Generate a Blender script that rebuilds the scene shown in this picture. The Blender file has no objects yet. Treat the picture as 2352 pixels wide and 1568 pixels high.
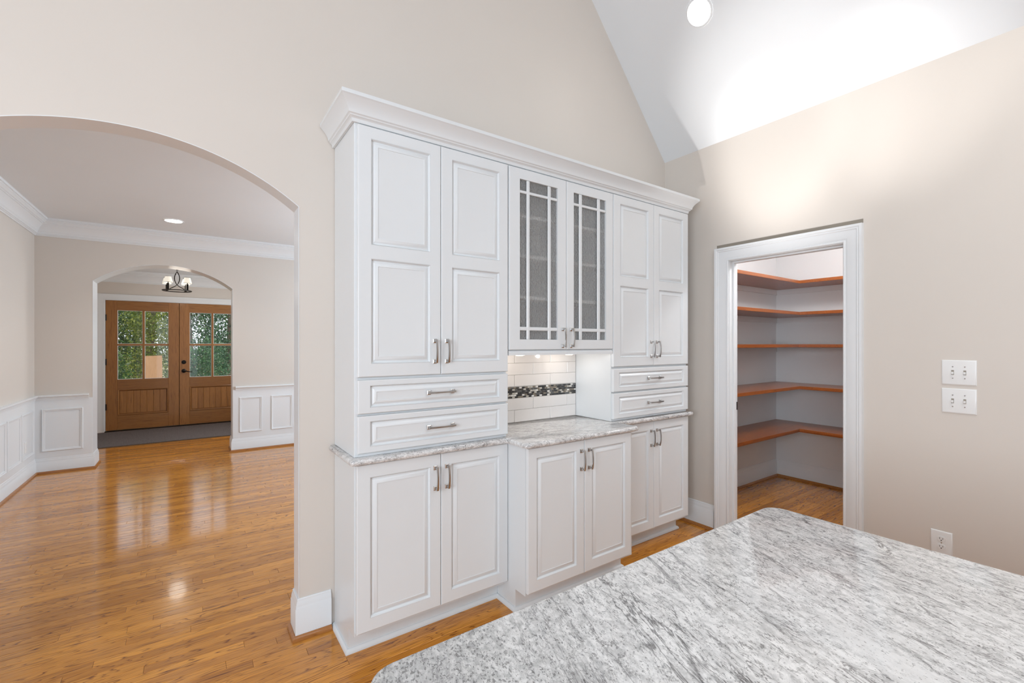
import bpy, bmesh, math, random
from mathutils import Vector, Matrix
import numpy as np

sc = bpy.context.scene
COL = sc.collection
PI = math.pi
TH = math.radians(35.15)

# ------------------------------------------------------------------ camera
cam_d = bpy.data.cameras.new('camera')
cam_d.sensor_width = 36.0
cam_d.lens = 16.0
cam_d.shift_y = 6.0 / 2352
cam_d.clip_start = 0.05
cam = bpy.data.objects.new('camera', cam_d)
COL.objects.link(cam)
cam.location = (0, 0, 1.42)
cam.rotation_euler = (PI / 2, 0, -TH)
sc.camera = cam

# ------------------------------------------------------------------ world, sun, exposure
world = bpy.data.worlds.new('sky')
sc.world = world
world.use_nodes = True
wn = world.node_tree.nodes
wl = world.node_tree.links
bg = wn['Background']
tc = wn.new('ShaderNodeTexCoord')
sep = wn.new('ShaderNodeSeparateXYZ')
rmp = wn.new('ShaderNodeValToRGB')
wl.new(tc.outputs['Generated'], sep.inputs[0])
wl.new(sep.outputs['Z'], rmp.inputs[0])
wl.new(rmp.outputs[0], bg.inputs[0])
rmp.color_ramp.elements[0].position = 0.0
rmp.color_ramp.elements[0].color = (0.88, 0.93, 1.0, 1)
rmp.color_ramp.elements[1].position = 1.0
rmp.color_ramp.elements[1].color = (0.72, 0.84, 1.0, 1)
bg.inputs[1].default_value = 1.5

sc.view_settings.view_transform = 'Standard'
sc.view_settings.look = 'None'
sc.view_settings.gamma = 1.0
sc.view_settings.use_curve_mapping = False
sc.view_settings.exposure = 0.04


def light(name, kind, loc, aim, power, color=(1, 1, 1), **kw):
    d = bpy.data.lights.new(name, kind)
    d.energy = power
    d.color = color
    for k, v in kw.items():
        setattr(d, k, v)
    o = bpy.data.objects.new(name, d)
    COL.objects.link(o)
    o.location = loc
    o.rotation_euler = (Vector(aim) - Vector(loc)).to_track_quat('-Z', 'Y').to_euler()
    return o


light('sun', 'SUN', (6, 20, 12), (0, 14, 0), 5.0, (1.0, 0.93, 0.8), angle=0.02)
# area light added for daylight from the left of the kitchen
light('kitchen_left_light', 'AREA', (-2.35, -0.6, 1.7), (2.0, 0.6, 1.6), 152, (0.80, 0.90, 1.0),
      shape='RECTANGLE', size=2.4, size_y=1.7)
# unseen upward spots added for sun bounced off the aisle floor
for (sx, sy, ax, ay, az, pw, ang, bl) in ((1.15, 1.45, 3.26, 1.40, 3.07, 300, 28, 0.9),
                                          (1.15, 1.45, 3.26, 1.50, 2.80, 190, 17, 0.8),
                                          (1.30, 1.05, 3.26, 0.78, 2.90, 220, 17, 1.0)):
    light('aisle_bounce_spot', 'SPOT', (sx, sy, 0.06), (ax, ay, az), pw, (1.0, 0.985, 0.97),
          spot_size=math.radians(ang), spot_blend=bl, shadow_soft_size=0.05)
# recessed lights of the vault that stand outside the picture
for (lx, ly) in ((2.3, -0.1), (1.5, -1.6)):
    light('kitchen_can_light', 'SPOT', (lx, ly, 3.8), (lx + 0.25, ly, 0), 60, (1.0, 0.97, 0.93),
          spot_size=math.radians(120), spot_blend=0.7, shadow_soft_size=0.08)
# unseen fill lights added to brighten the dining room and foyer
light('dining_fill_light', 'AREA', (3.05, 4.8, 1.55), (-1.4, 5.2, 2.0), 84, (0.74, 0.87, 1.0),
      shape='RECTANGLE', size=2.2, size_y=1.5)


light('foyer_fill_light', 'AREA', (1.22, 8.5, 1.5), (-1.0, 9.0, 1.0), 26, (0.95, 0.98, 1.0),
      shape='RECTANGLE', size=1.0, size_y=1.5)

# ------------------------------------------------------------------ node helpers


class NT:
    def __init__(self, name):
        self.m = bpy.data.materials.new(name)
        self.m.use_nodes = True
        self.t = self.m.node_tree
        self.n = self.t.nodes
        self.b = self.n['Principled BSDF']

    def new(self, kind, **kw):
        nd = self.n.new('ShaderNode' + kind)
        for k, v in kw.items():
            setattr(nd, k, v)
        return nd

    def link(self, a, b):
        self.t.links.new(a, b)

    def set(self, key, v):
        if hasattr(v, 'is_linked') or hasattr(v, 'links'):
            self.link(v, self.b.inputs[key])
        else:
            self.b.inputs[key].default_value = v

    def math(self, op, a, b=None, c=None, clamp=False):
        nd = self.new('Math', operation=op)
        nd.use_clamp = clamp
        for i, v in enumerate((a, b, c)):
            if v is None:
                continue
            if isinstance(v, (int, float)):
                nd.inputs[i].default_value = v
            else:
                self.link(v, nd.inputs[i])
        return nd.outputs[0]

    def noise(self, vec, scale=1.0, detail=4.0, rough=0.5, dist=0.0):
        nd = self.new('TexNoise')
        nd.inputs['Scale'].default_value = scale
        nd.inputs['Detail'].default_value = detail
        nd.inputs['Roughness'].default_value = rough
        nd.inputs['Distortion'].default_value = dist
        self.link(vec, nd.inputs['Vector'])
        return nd.outputs['Fac']

    def ramp(self, fac, stops, interp='LINEAR'):
        nd = self.new('ValToRGB')
        cr = nd.color_ramp
        cr.interpolation = interp
        while len(cr.elements) < len(stops):
            cr.elements.new(0.5)
        for e, (p, c) in zip(cr.elements, stops):
            e.position = p
            e.color = (*c, 1) if len(c) == 3 else c
        self.link(fac, nd.inputs[0])
        return nd.outputs[0]

    def mix(self, fac, a, b, mode='MIX'):
        nd = self.new('Mix', data_type='RGBA', blend_type=mode)
        for i, v in ((0, fac), (6, a), (7, b)):
            if isinstance(v, (int, float)):
                nd.inputs[i].default_value = v
            elif isinstance(v, tuple):
                nd.inputs[i].default_value = (*v, 1)
            else:
                self.link(v, nd.inputs[i])
        return nd.outputs[2]

    def pos(self, scale=(1, 1, 1), rot=(0, 0, 0), add=None):
        g = self.new('NewGeometry')
        src = g.outputs['Position']
        if add is not None:
            va = self.new('VectorMath', operation='ADD')
            self.link(src, va.inputs[0])
            self.link(add, va.inputs[1])
            src = va.outputs[0]
        if rot != (0, 0, 0):
            r = self.new('Mapping')
            r.inputs['Rotation'].default_value = rot
            self.link(src, r.inputs[0])
            src = r.outputs[0]
        mp = self.new('Mapping')
        mp.inputs['Scale'].default_value = scale
        self.link(src, mp.inputs[0])
        return mp.outputs[0]

    def rand(self):
        oi = self.new('ObjectInfo')
        g = self.new('NewGeometry')
        s = self.math('ADD', oi.outputs['Random'], g.outputs['Random Per Island'])
        return self.math('FRACT', s)

    def bump(self, h, strength=0.2, dist=0.002):
        nd = self.new('Bump')
        nd.inputs['Strength'].default_value = strength
        nd.inputs['Distance'].default_value = dist
        self.link(h, nd.inputs['Height'])
        self.link(nd.outputs[0], self.b.inputs['Normal'])


def paint(name, col, rough=0.45, grain=0.0, var=0.02):
    t = NT(name)
    n = t.noise(t.pos((1.3, 1.3, 1.3)), 1.5, 3)
    c = t.mix(n, tuple(v * (1 - var) for v in col), tuple(min(1, v * (1 + var)) for v in col))
    t.set('Base Color', c)
    t.set('Roughness', rough)
    if grain:
        f = t.noise(t.pos((1, 1, 1)), 420, 2)
        t.bump(f, grain, 0.001)
    return t.m


def plain(name, col, rough=0.5, metal=0.0, emit=None, es=0.0, coat=0.0):
    t = NT(name)
    n = t.noise(t.pos(), 9, 3)
    t.set('Base Color', t.mix(n, tuple(v * 0.96 for v in col), col))
    t.set('Roughness', rough)
    t.set('Metallic', metal)
    t.set('Coat Weight', coat)
    if emit:
        t.set('Emission Color', (*emit, 1))
        t.set('Emission Strength', es)
    return t.m


def wood(name, dark, mid, light_, along='X', rough=0.3, lines=9.0, coat=0.0, line_w=0.5, bump=0.12,
         stretch=(1.1, 15.0), tint=0.3):
    """grain runs along one world axis; every piece gets its own offset and tone"""
    t = NT(name)
    r = t.rand()
    off = t.new('CombineXYZ')
    t.link(t.math('MULTIPLY', r, 71.0), off.inputs[0])
    t.link(t.math('MULTIPLY', r, 37.0), off.inputs[1])
    t.link(t.math('MULTIPLY', r, 53.0), off.inputs[2])
    a, b = stretch
    ax = {'X': (a, b, b), 'Y': (b, a, b), 'Z': (b, b, a)}[along]
    n1 = t.noise(t.pos(ax, add=off.outputs[0]), 1.0, 2.5, 0.5, 0.25)
    rings = t.math('FRACT', t.math('MULTIPLY', n1, lines))
    ln = t.ramp(rings, [(0.0, (1, 1, 1)), (0.06, (0.6,) * 3), (0.20, (0.08,) * 3), (0.5, (0, 0, 0)), (0.90, (0.0,) * 3), (1.0, (1, 1, 1))])
    fine = {'X': (8, 230, 230), 'Y': (230, 8, 230), 'Z': (230, 230, 8)}[along]
    n2 = t.noise(t.pos(fine, add=off.outputs[0]), 1.0, 2, 0.6)
    pore = t.ramp(n2, [(0.34, (1, 1, 1)), (0.46, (0, 0, 0))])
    brk = {'X': (3.0, 26, 26), 'Y': (26, 3.0, 26), 'Z': (26, 26, 3.0)}[along]
    n3 = t.noise(t.pos(brk, add=off.outputs[0]), 1.0, 3, 0.6)
    brk_f = t.ramp(n3, [(0.36, (0.12,) * 3), (0.56, (1, 1, 1))])
    base = t.mix(r, tuple(m * (1 - tint) + d * tint for m, d in zip(mid, dark)),
                 tuple(m * (1 - tint) + l * tint for m, l in zip(mid, light_)))
    base = t.mix(t.math('MULTIPLY', n3, 0.5), base, light_)
    f = t.math('MULTIPLY', t.math('MULTIPLY', ln, brk_f), line_w, clamp=True)
    c = t.mix(f, base, dark)
    c = t.mix(t.math('MULTIPLY', pore, 0.42), c, dark)
    t.set('Base Color', c)
    t.set('Roughness', t.math('MULTIPLY_ADD', n2, 0.10, rough - 0.05))
    t.set('Coat Weight', coat)
    t.set('Coat Roughness', 0.06)
    h = t.math('ADD', t.math('MULTIPLY', n2, 0.35), t.math('MULTIPLY', f, -0.5))
    h = t.math('ADD', h, t.math('MULTIPLY', t.noise(t.pos({'X': (0.9, 9, 9), 'Y': (9, .9, 9), 'Z': (9, 9, .9)}[along]), 1, 2), 1.6))
    t.bump(h, bump, 0.0015)
    return t.m


def granite(name, ang, warm=0.0, fine_x=None, tone=1.0):
    t = NT(name)
    rot = (0, 0, ang)
    g = t.new('NewGeometry')
    sp = t.new('SeparateXYZ')
    t.link(g.outputs['Position'], sp.inputs[0])
    P = lambda a, b: t.pos((a, b, b), rot)
    T = lambda c: tuple(v * tone for v in c)
    big = t.noise(P(1.1, 3.0), 2.0, 4, 0.55, 0.8)
    drift = t.ramp(big, [(0.38, (0.0,) * 3), (0.62, (1, 1, 1))])
    if fine_x is not None:
        fe = t.math('MULTIPLY_ADD', t.math('ADD', sp.outputs[0], t.math('MULTIPLY', big, 0.6)), -1 / 0.30, (fine_x + 0.42) / 0.30, clamp=True)
    else:
        fe = t.math('MULTIPLY', drift, 0.25)
    # mottled body: white feldspar in grey quartz
    m1 = t.noise(P(26, 60), 1.0, 6, 0.68, 0.5)
    m2 = t.noise(P(70, 95), 1.0, 4, 0.65, 0.2)
    body = t.math('ADD', t.math('MULTIPLY', m1, 0.6), t.math('MULTIPLY', m2, 0.4))
    c = t.mix(t.ramp(body, [(0.40, (0, 0, 0)), (0.56, (1, 1, 1))]), T((0.56, 0.555, 0.55)), T((0.84, 0.83, 0.82)))
    c = t.mix(t.math('MULTIPLY', fe, 0.62), c, t.mix(t.ramp(m2, [(0.42, (0, 0, 0)), (0.60, (1, 1, 1))]), T((0.26, 0.255, 0.245)), T((0.56, 0.55, 0.53))))
    # grey drifts
    c = t.mix(t.math('MULTIPLY', t.ramp(t.noise(P(2.4, 11), 1.0, 5, 0.6, 0.9), [(0.52, (0, 0, 0)), (0.68, (1, 1, 1))]), 0.38), c, T((0.44, 0.43, 0.43)))
    # white lens
    wv = t.ramp(t.noise(P(1.2, 6.0), 1.0, 3, 0.5, 0.5), [(0.60, (0, 0, 0)), (0.66, (1, 1, 1))])
    wv = t.math('MULTIPLY', wv, t.math('SUBTRACT', 1.0, fe))
    c = t.mix(t.math('MULTIPLY', wv, 0.75), c, T((0.80, 0.79, 0.78)))
    keep = t.math('MULTIPLY_ADD', wv, -0.75, 1.0)
    # wiry dark flecks: thin broken contours stretched along the drift
    def threads(a, b, det, dist, lvl, sharp, gate_a, gate_b, g0, g1, amt, col):
        nonlocal c
        v = t.noise(P(a, b), 1.0, det, 0.62, dist)
        ln = t.math('SUBTRACT', 1.0, t.math('MULTIPLY', t.math('ABSOLUTE', t.math('SUBTRACT', v, lvl)), sharp), clamp=True)
        gt = t.ramp(t.noise(P(gate_a, gate_b), 1.0, 4, 0.65), [(g0, (0, 0, 0)), (g1, (1, 1, 1))])
        f = t.math('MULTIPLY', t.math('MULTIPLY', ln, gt), t.math('MULTIPLY', t.math('MULTIPLY_ADD', fe, -0.6 if fine_x is not None else 0.0, keep, clamp=True), amt))
        c = t.mix(f, c, T(col))
    threads(24, 60, 4, 0.9, 0.50, 34, 30, 64, 0.51, 0.57, 0.80, (0.09, 0.085, 0.085))
    threads(42, 95, 4, 0.7, 0.47, 28, 40, 80, 0.52, 0.57, 0.75, (0.10, 0.095, 0.095))
    threads(5.0, 15, 6, 1.1, 0.50, 48, 9, 22, 0.44, 0.58, 0.80, (0.12, 0.11, 0.11))
    threads(1.5, 5.0, 6, 1.1, 0.50, 90, 5, 9, 0.40, 0.55, 0.85, (0.09, 0.085, 0.085))
    # dark clots
    k1 = t.noise(P(16, 42), 1.0, 5, 0.7, 0.4)
    kf = t.math('MULTIPLY', t.math('SUBTRACT', k1, t.math('MULTIPLY_ADD', drift, -0.05, 0.68)), 14, clamp=True)
    c = t.mix(t.math('MULTIPLY', kf, 0.75), c, T((0.09, 0.09, 0.095)))
    # pepper
    f2 = t.noise(P(170, 260), 1.0, 3, 0.6)
    sk = t.math('MULTIPLY', t.math('SUBTRACT', f2, t.math('MULTIPLY_ADD', fe, -0.075, 0.612)), 14, clamp=True)
    c = t.mix(t.math('MULTIPLY', sk, 0.72), c, T((0.11, 0.105, 0.10)))
    if warm:
        w = t.noise(P(14, 60), 1.0, 4, 0.6, 0.5)
        c = t.mix(t.math('MULTIPLY', t.ramp(w, [(0.45, (0, 0, 0)), (0.6, (1, 1, 1))]), warm), c, (0.36, 0.29, 0.25))
    t.set('Base Color', c)
    t.set('Roughness', 0.09)
    t.set('Specular IOR Level', 0.55)
    return t.m


M = {}
M['wall'] = paint('beige_wall_paint', (0.675, 0.620, 0.563), 0.55, 0.05)
M['ceiling'] = paint('white_ceiling_paint', (0.765, 0.785, 0.80), 0.7, 0.03)
M['trim'] = paint('white_trim_paint', (0.785, 0.80, 0.81), 0.3)
M['cabinet'] = paint('white_cabinet_lacquer', (0.735, 0.755, 0.765), 0.3, 0.02)
M['inside'] = paint('cabinet_interior', (0.86, 0.855, 0.84), 0.5)
M['pantry'] = paint('pantry_wall_paint', (0.76, 0.77, 0.775), 0.45)
M['dark_taupe'] = paint('taupe_line', (0.28, 0.245, 0.20), 0.7)
M['oak'] = wood('oak_floor_boards', (0.12, 0.024, 0.003), (0.58, 0.205, 0.022), (0.80, 0.36, 0.055), 'X', 0.15,
                lines=20.0, coat=0.35, line_w=1.0, bump=0.08, stretch=(1.1, 14.0), tint=0.50)
M['oak_trim'] = wood('oak_shoe_moulding', (0.16, 0.05, 0.012), (0.40, 0.15, 0.035), (0.52, 0.23, 0.07), 'X', 0.25, coat=0.3)
M['subfloor'] = plain('dark_floor_joint', (0.07, 0.025, 0.008), 0.5)
M['shelf'] = wood('reddish_shelf_wood', (0.09, 0.018, 0.004), (0.30, 0.075, 0.014), (0.40, 0.12, 0.024), 'X', 0.3, coat=0.25)
M['door_v'] = wood('mahogany_upright', (0.10, 0.033, 0.008), (0.34, 0.135, 0.034), (0.48, 0.22, 0.06), 'Z', 0.35, lines=7,
                   coat=0.15, stretch=(0.6, 26), tint=0.25)
M['door_h'] = wood('mahogany_crosswise', (0.10, 0.033, 0.008), (0.31, 0.12, 0.03), (0.44, 0.20, 0.055), 'X', 0.35, lines=7,
                   coat=0.15, stretch=(0.6, 26), tint=0.5)
M['nickel'] = plain('brushed_nickel', (0.52, 0.51, 0.50), 0.26, 1.0)
M['bronze'] = plain('dark_bronze', (0.030, 0.027, 0.025), 0.35, 0.9)
M['black'] = plain('black_gap', (0.012, 0.010, 0.010), 0.6)
M['plate'] = plain('white_plastic', (0.84, 0.84, 0.83), 0.28)
M['slot'] = plain('dark_slot', (0.04, 0.04, 0.04), 0.5)
M['tile'] = plain('glazed_white_tile', (0.82, 0.79, 0.765), 0.10, coat=0.3)
M['grout'] = plain('pale_grout', (0.66, 0.64, 0.61), 0.8)
M['lamp'] = plain('lamp_lens', (1, 1, 1), 0.4, emit=(1.0, 0.98, 0.94), es=14)
M['puck'] = plain('puck_lens', (1, 1, 1), 0.4, emit=(1.0, 0.93, 0.84), es=8)
M['shade'] = plain('lit_fabric_shade', (0.85, 0.82, 0.74), 0.7, emit=(1.0, 0.93, 0.80), es=0.55)
M['carpet_edge'] = plain('mat_binding', (0.09, 0.075, 0.07), 0.9)
M['bark'] = wood('pine_bark', (0.05, 0.035, 0.025), (0.16, 0.11, 0.08), (0.24, 0.18, 0.13), 'Z', 0.9, bump=0.5)
M['granite_island'] = granite('island_granite', math.radians(-72), 0.0, fine_x=0.52)
M['granite_top'] = granite('hutch_granite', math.radians(20), 0.22)

t = NT('mosaic_glass_chips')
r_ = t.rand()
t.set('Base Color', t.ramp(r_, [(0.0, (0.02, 0.02, 0.022)), (0.30, (0.05, 0.045, 0.04)), (0.45, (0.20, 0.17, 0.13)),
                               (0.60, (0.10, 0.10, 0.10)), (0.72, (0.48, 0.45, 0.40)), (0.88, (0.72, 0.70, 0.66))], 'CONSTANT'))
t.set('Roughness', 0.12)
M['mosaic'] = t.m

t = NT('grey_brown_mat_pile')
nn = t.ramp(t.noise(t.pos(), 150, 3, 0.7), [(0.40, (0, 0, 0)), (0.60, (1, 1, 1))])
n2 = t.noise(t.pos(), 40, 3, 0.7)
t.set('Base Color', t.mix(nn, t.mix(n2, (0.05, 0.038, 0.035), (0.11, 0.088, 0.082)), (0.25, 0.21, 0.20)))
t.set('Roughness', 0.95)
t.bump(nn, 0.8, 0.004)
M['mat'] = t.m

# rippled cabinet glass: refracting, wavy surface
t = NT('rippled_cabinet_glass')
rip = t.noise(t.pos((1, 1, 0.7)), 105, 2.0, 0.45, 0.6)
t.set('Base Color', (0.88, 0.88, 0.87, 1))
t.set('Roughness', 0.12)
t.set('IOR', 1.33)
t.set('Transmission Weight', 0.76)
t.bump(rip, 1.0, 0.010)
rt = t.new('BsdfTransparent')
rt.inputs[0].default_value = (0.86, 0.86, 0.86, 1)
rm = t.new('MixShader')
rm.inputs[0].default_value = 0.58
t.link(rt.outputs[0], rm.inputs[1])
t.link(t.b.outputs[0], rm.inputs[2])
t.link(rm.outputs[0], t.n['Material Output'].inputs[0])
M['ripple'] = t.m

# thin clear glass of the front doors
t = NT('clear_door_glass')
tr = t.new('BsdfTransparent')
gl = t.new('BsdfGlossy')
gl.inputs['Roughness'].default_value = 0.02
fr = t.new('Fresnel')
fr.inputs[0].default_value = 1.45
mx = t.new('MixShader')
t.link(fr.outputs[0], mx.inputs[0])
t.link(tr.outputs[0], mx.inputs[1])
t.link(gl.outputs[0], mx.inputs[2])
t.link(mx.outputs[0], t.n['Material Output'].inputs[0])
M['glass'] = t.m


def leafmat(name, a, b, c):
    t = NT(name)
    r = t.rand()
    t.set('Base Color', t.ramp(r, [(0.0, a), (0.55, b), (1.0, c)]))
    t.set('Roughness', 0.55)
    t.set('Subsurface Weight', 0.0)
    tl = t.new('BsdfTranslucent')
    t.link(t.b.inputs['Base Color'].links[0].from_socket, tl.inputs[0])
    ms = t.new('MixShader')
    ms.inputs[0].default_value = 0.35
    t.link(t.b.outputs[0], ms.inputs[1])
    t.link(tl.outputs[0], ms.inputs[2])
    t.link(ms.outputs[0], t.n['Material Output'].inputs[0])
    return t.m


M['leaf_a'] = leafmat('dark_green_leaves', (0.012, 0.04, 0.012), (0.035, 0.10, 0.022), (0.12, 0.22, 0.05))
M['leaf_b'] = leafmat('yellow_green_leaves', (0.05, 0.09, 0.012), (0.16, 0.22, 0.03), (0.38, 0.40, 0.08))
M['leaf_c'] = leafmat('blue_green_needles', (0.012, 0.05, 0.025), (0.04, 0.13, 0.06), (0.14, 0.27, 0.12))
M['grass'] = plain('leaf_strewn_ground', (0.22, 0.19, 0.10), 0.9)
M['porch'] = plain('porch_concrete', (0.45, 0.43, 0.40), 0.8)
M['board'] = wood('tan_plywood', (0.40, 0.22, 0.10), (0.62, 0.38, 0.20), (0.72, 0.48, 0.28), 'Z', 0.6, line_w=0.25)

# ------------------------------------------------------------------ mesh helpers
ORG = {}


class MB:
    def __init__(self):
        self.v = []
        self.f = []

    def add(self, vs, fs):
        k = len(self.v)
        self.v += [tuple(p) for p in vs]
        self.f += [tuple(i + k for i in f) for f in fs]
        return self

    def box(self, x0, x1, y0, y1, z0, z1):
        if x0 > x1: x0, x1 = x1, x0
        if y0 > y1: y0, y1 = y1, y0
        if z0 > z1: z0, z1 = z1, z0
        return self.add([(x0, y0, z0), (x1, y0, z0), (x1, y1, z0), (x0, y1, z0),
                         (x0, y0, z1), (x1, y0, z1), (x1, y1, z1), (x0, y1, z1)],
                        [(0, 3, 2, 1), (4, 5, 6, 7), (0, 1, 5, 4), (1, 2, 6, 5), (2, 3, 7, 6), (3, 0, 4, 7)])

    def cbox(self, x0, x1, y0, y1, z0, z1, c=0.002):
        """box with chamfered edges"""
        lo = (min(x0, x1), min(y0, y1), min(z0, z1))
        hi = (max(x0, x1), max(y0, y1), max(z0, z1))
        c = min(c, *(0.45 * (h - l) for l, h in zip(lo, hi)))
        vs = []
        idx = {}
        for sx in (0, 1):
            for sy in (0, 1):
                for sz in (0, 1):
                    s = (sx, sy, sz)
                    for a in range(3):
                        p = []
                        for k in range(3):
                            v = (lo, hi)[s[k]][k]
                            if k != a:
                                v += c if s[k] == 0 else -c
                            p.append(v)
                        idx[(s, a)] = len(vs)
                        vs.append(tuple(p))
        fs = []
        for a in range(3):
            b, d = [k for k in range(3) if k != a]
            for sa in (0, 1):
                q = []
                for sb, sd in ((0, 0), (1, 0), (1, 1), (0, 1)):
                    s = [0, 0, 0]
                    s[a] = sa; s[b] = sb; s[d] = sd
                    q.append(idx[(tuple(s), a)])
                fs.append(tuple(q))
        for a in range(3):       # edges parallel to axis a
            b, d = [k for k in range(3) if k != a]
            for sb in (0, 1):
                for sd in (0, 1):
                    s0 = [0, 0, 0]; s0[b] = sb; s0[d] = sd
                    s1 = list(s0); s1[a] = 1
                    s0 = tuple(s0); s1 = tuple(s1)
                    fs.append((idx[(s0, b)], idx[(s1, b)], idx[(s1, d)], idx[(s0, d)]))
        for sx in (0, 1):
            for sy in (0, 1):
                for sz in (0, 1):
                    s = (sx, sy, sz)
                    fs.append((idx[(s, 0)], idx[(s, 1)], idx[(s, 2)]))
        return self.add(vs, fs)

    def sweep(self, path, prof, mapf=None, closed=False, cap=True):
        """closed profile [(offset, height)] along a 2D path, mitred; offset is to the left of the path"""
        mapf = mapf or (lambda a, b, h: (a, b, h))
        n = len(path)
        rows = []
        for i, p in enumerate(path):
            p = Vector(p)
            pa = Vector(path[i - 1]) if (i > 0 or closed) else None
            pb = Vector(path[(i + 1) % n]) if (i < n - 1 or closed) else None
            ns = []
            if pa is not None:
                d = (p - pa).normalized(); ns.append(Vector((-d.y, d.x)))
            if pb is not None:
                d = (pb - p).normalized(); ns.append(Vector((-d.y, d.x)))
            if len(ns) == 2:
                m = (ns[0] + ns[1])
                m = m / max(0.2, (1 + ns[0].dot(ns[1])))
            else:
                m = ns[0]
            rows.append([mapf(p.x + m.x * o, p.y + m.y * o, h) for o, h in prof])
        k = len(prof)
        vs = [q for r in rows for q in r]
        fs = []
        segs = n if closed else n - 1
        for i in range(segs):
            a, b = i * k, ((i + 1) % n) * k
            for j in range(k):
                j2 = (j + 1) % k
                fs.append((a + j, a + j2, b + j2, b + j))
        if not closed and cap:
            fs.append(tuple(range(k)))
            fs.append(tuple(range((n - 1) * k, n * k))[::-1])
        return self.add(vs, fs)

    def tube(self, pts, r, n=8, closed=False):
        pts = [Vector(p) for p in pts]
        m = len(pts)
        vs = []
        for i, p in enumerate(pts):
            a = pts[i - 1] if (i > 0 or closed) else p
            b = pts[(i + 1) % m] if (i < m - 1 or closed) else p
            d = (b - a).normalized()
            up = Vector((0, 0, 1)) if abs(d.z) < 0.9 else Vector((1, 0, 0))
            u = d.cross(up).normalized(); w = d.cross(u).normalized()
            rr = r[i] if isinstance(r, (list, tuple)) else r
            for k in range(n):
                t_ = 2 * PI * k / n
                vs.append(p + u * (math.cos(t_) * rr) + w * (math.sin(t_) * rr))
        fs = []
        for i in range(m if closed else m - 1):
            a, b = i * n, ((i + 1) % m) * n
            for k in range(n):
                fs.append((a + k, a + (k + 1) % n, b + (k + 1) % n, b + k))
        if not closed:
            fs.append(tuple(range(n))[::-1])
            fs.append(tuple(range((m - 1) * n, m * n)))
        return self.add(vs, fs)

    def lathe(self, c, prof, n=24, axis='Z', cap0=True, cap1=True):
        vs = []
        for r, h in prof:
            for k in range(n):
                t_ = 2 * PI * k / n
                a, b = math.cos(t_) * r, math.sin(t_) * r
                if axis == 'Z':
                    q = (c[0] + a, c[1] + b, c[2] + h)
                elif axis == 'Y':
                    q = (c[0] + a, c[1] + h, c[2] + b)
                else:
                    q = (c[0] + h, c[1] + a, c[2] + b)
                vs.append(q)
        fs = []
        for i in range(len(prof) - 1):
            for k in range(n):
                fs.append((i * n + k, i * n + (k + 1) % n, (i + 1) * n + (k + 1) % n, (i + 1) * n + k))
        if cap0: fs.append(tuple(range(n))[::-1])
        if cap1: fs.append(tuple(range((len(prof) - 1) * n, len(prof) * n)))
        return self.add(vs, fs)

    def mesh(self, name, mat, org=(0, 0, 0), smooth=True, recalc=True):
        me = bpy.data.meshes.new(name)
        ox, oy, oz = org
        me.from_pydata([(a - ox, b - oy, c - oz) for a, b, c in self.v], [], self.f)
        if recalc:
            bm = bmesh.new(); bm.from_mesh(me)
            bmesh.ops.recalc_face_normals(bm, faces=bm.faces)
            bm.to_mesh(me); bm.free()
        if smooth:
            me.polygons.foreach_set('use_smooth', [True] * len(me.polygons))
            me.set_sharp_from_angle(angle=math.radians(32))
        me.materials.append(mat)
        return me

    def build(self, name, mat, parent=None, smooth=True, recalc=True, xf=None, **props):
        xs = [p[0] for p in self.v]; ys = [p[1] for p in self.v]; zs = [p[2] for p in self.v]
        if xf is not None:
            pass
        org = ((min(xs) + max(xs)) / 2, (min(ys) + max(ys)) / 2, min(zs))
        me = self.mesh(name, mat, org, smooth, recalc)
        return place(name, me, org, parent, **props)


def place(name, data, org, parent=None, **props):
    o = bpy.data.objects.new(name, data)
    COL.objects.link(o)
    w = Vector(org)
    if parent is not None:
        o.parent = parent
        o.location = w - Vector(ORG[parent.name])
    else:
        o.location = w
    ORG[o.name] = tuple(w)
    for k, v in props.items():
        o[k] = v
    return o


def thing(name, label, cat, org, group=None):
    o = place(name, None, org)
    o.empty_display_size = 0.1
    o['label'] = label
    o['category'] = cat
    if group: o['group'] = group
    return o


def tag(o, label, cat, group=None):
    o['label'] = label
    o['category'] = cat
    if group: o['group'] = group
    return o


def struct(name, org=(0, 0, 0), label=None):
    o = place(name, None, org)
    o['kind'] = 'structure'
    if label: o['label'] = label
    return o


def S(o, label=None):
    o['kind'] = 'structure'
    if label: o['label'] = label
    return o


def arc(cx, cz, R, x0, x1, n):
    return [(x0 + (x1 - x0) * i / n, cz + math.sqrt(max(0, R * R - (x0 + (x1 - x0) * i / n - cx) ** 2))) for i in range(n + 1)]


# ------------------------------------------------------------------ key dimensions
WY = 2.395          # kitchen face of the cabinet wall
WX = 3.26           # kitchen face of the pantry wall
XR = 0.35           # ridge of the vault
KX0 = 2 * XR - WX   # left side of the kitchen
KY0 = -3.6


def vz(x):
    return 2.945 + 1.17 * (WX - x if x > XR else x - KX0)


DY0, DY1 = 2.51, 7.05       # dining room
DX0, DX1 = -1.40, 3.20
DZ = 2.79
FY0, FY1 = 7.35, 9.77       # foyer
FX0, FX1 = -1.62, 1.30
FZ = 2.61
PX0, PX1 = 3.372, 5.19      # pantry
PY0 = 0.55

# ------------------------------------------------------------------ floor: oak strips
fl = MB()
fl.box(KX0 - 0.1, PX1 + 0.1, KY0, 10.0, -0.06, -0.004)
floor = S(fl.build('floor', M['subfloor']), 'glossy honey oak strip floor')
s_, c_ = math.sin(TH), math.cos(TH)


def project(x, y, z):
    d = x * s_ + y * c_
    if d < 0.05: return None
    return 1176 + 1045.3 * (x * c_ - y * s_) / d, 790 - 1045.3 * (z - 1.42) / d, d


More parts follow.
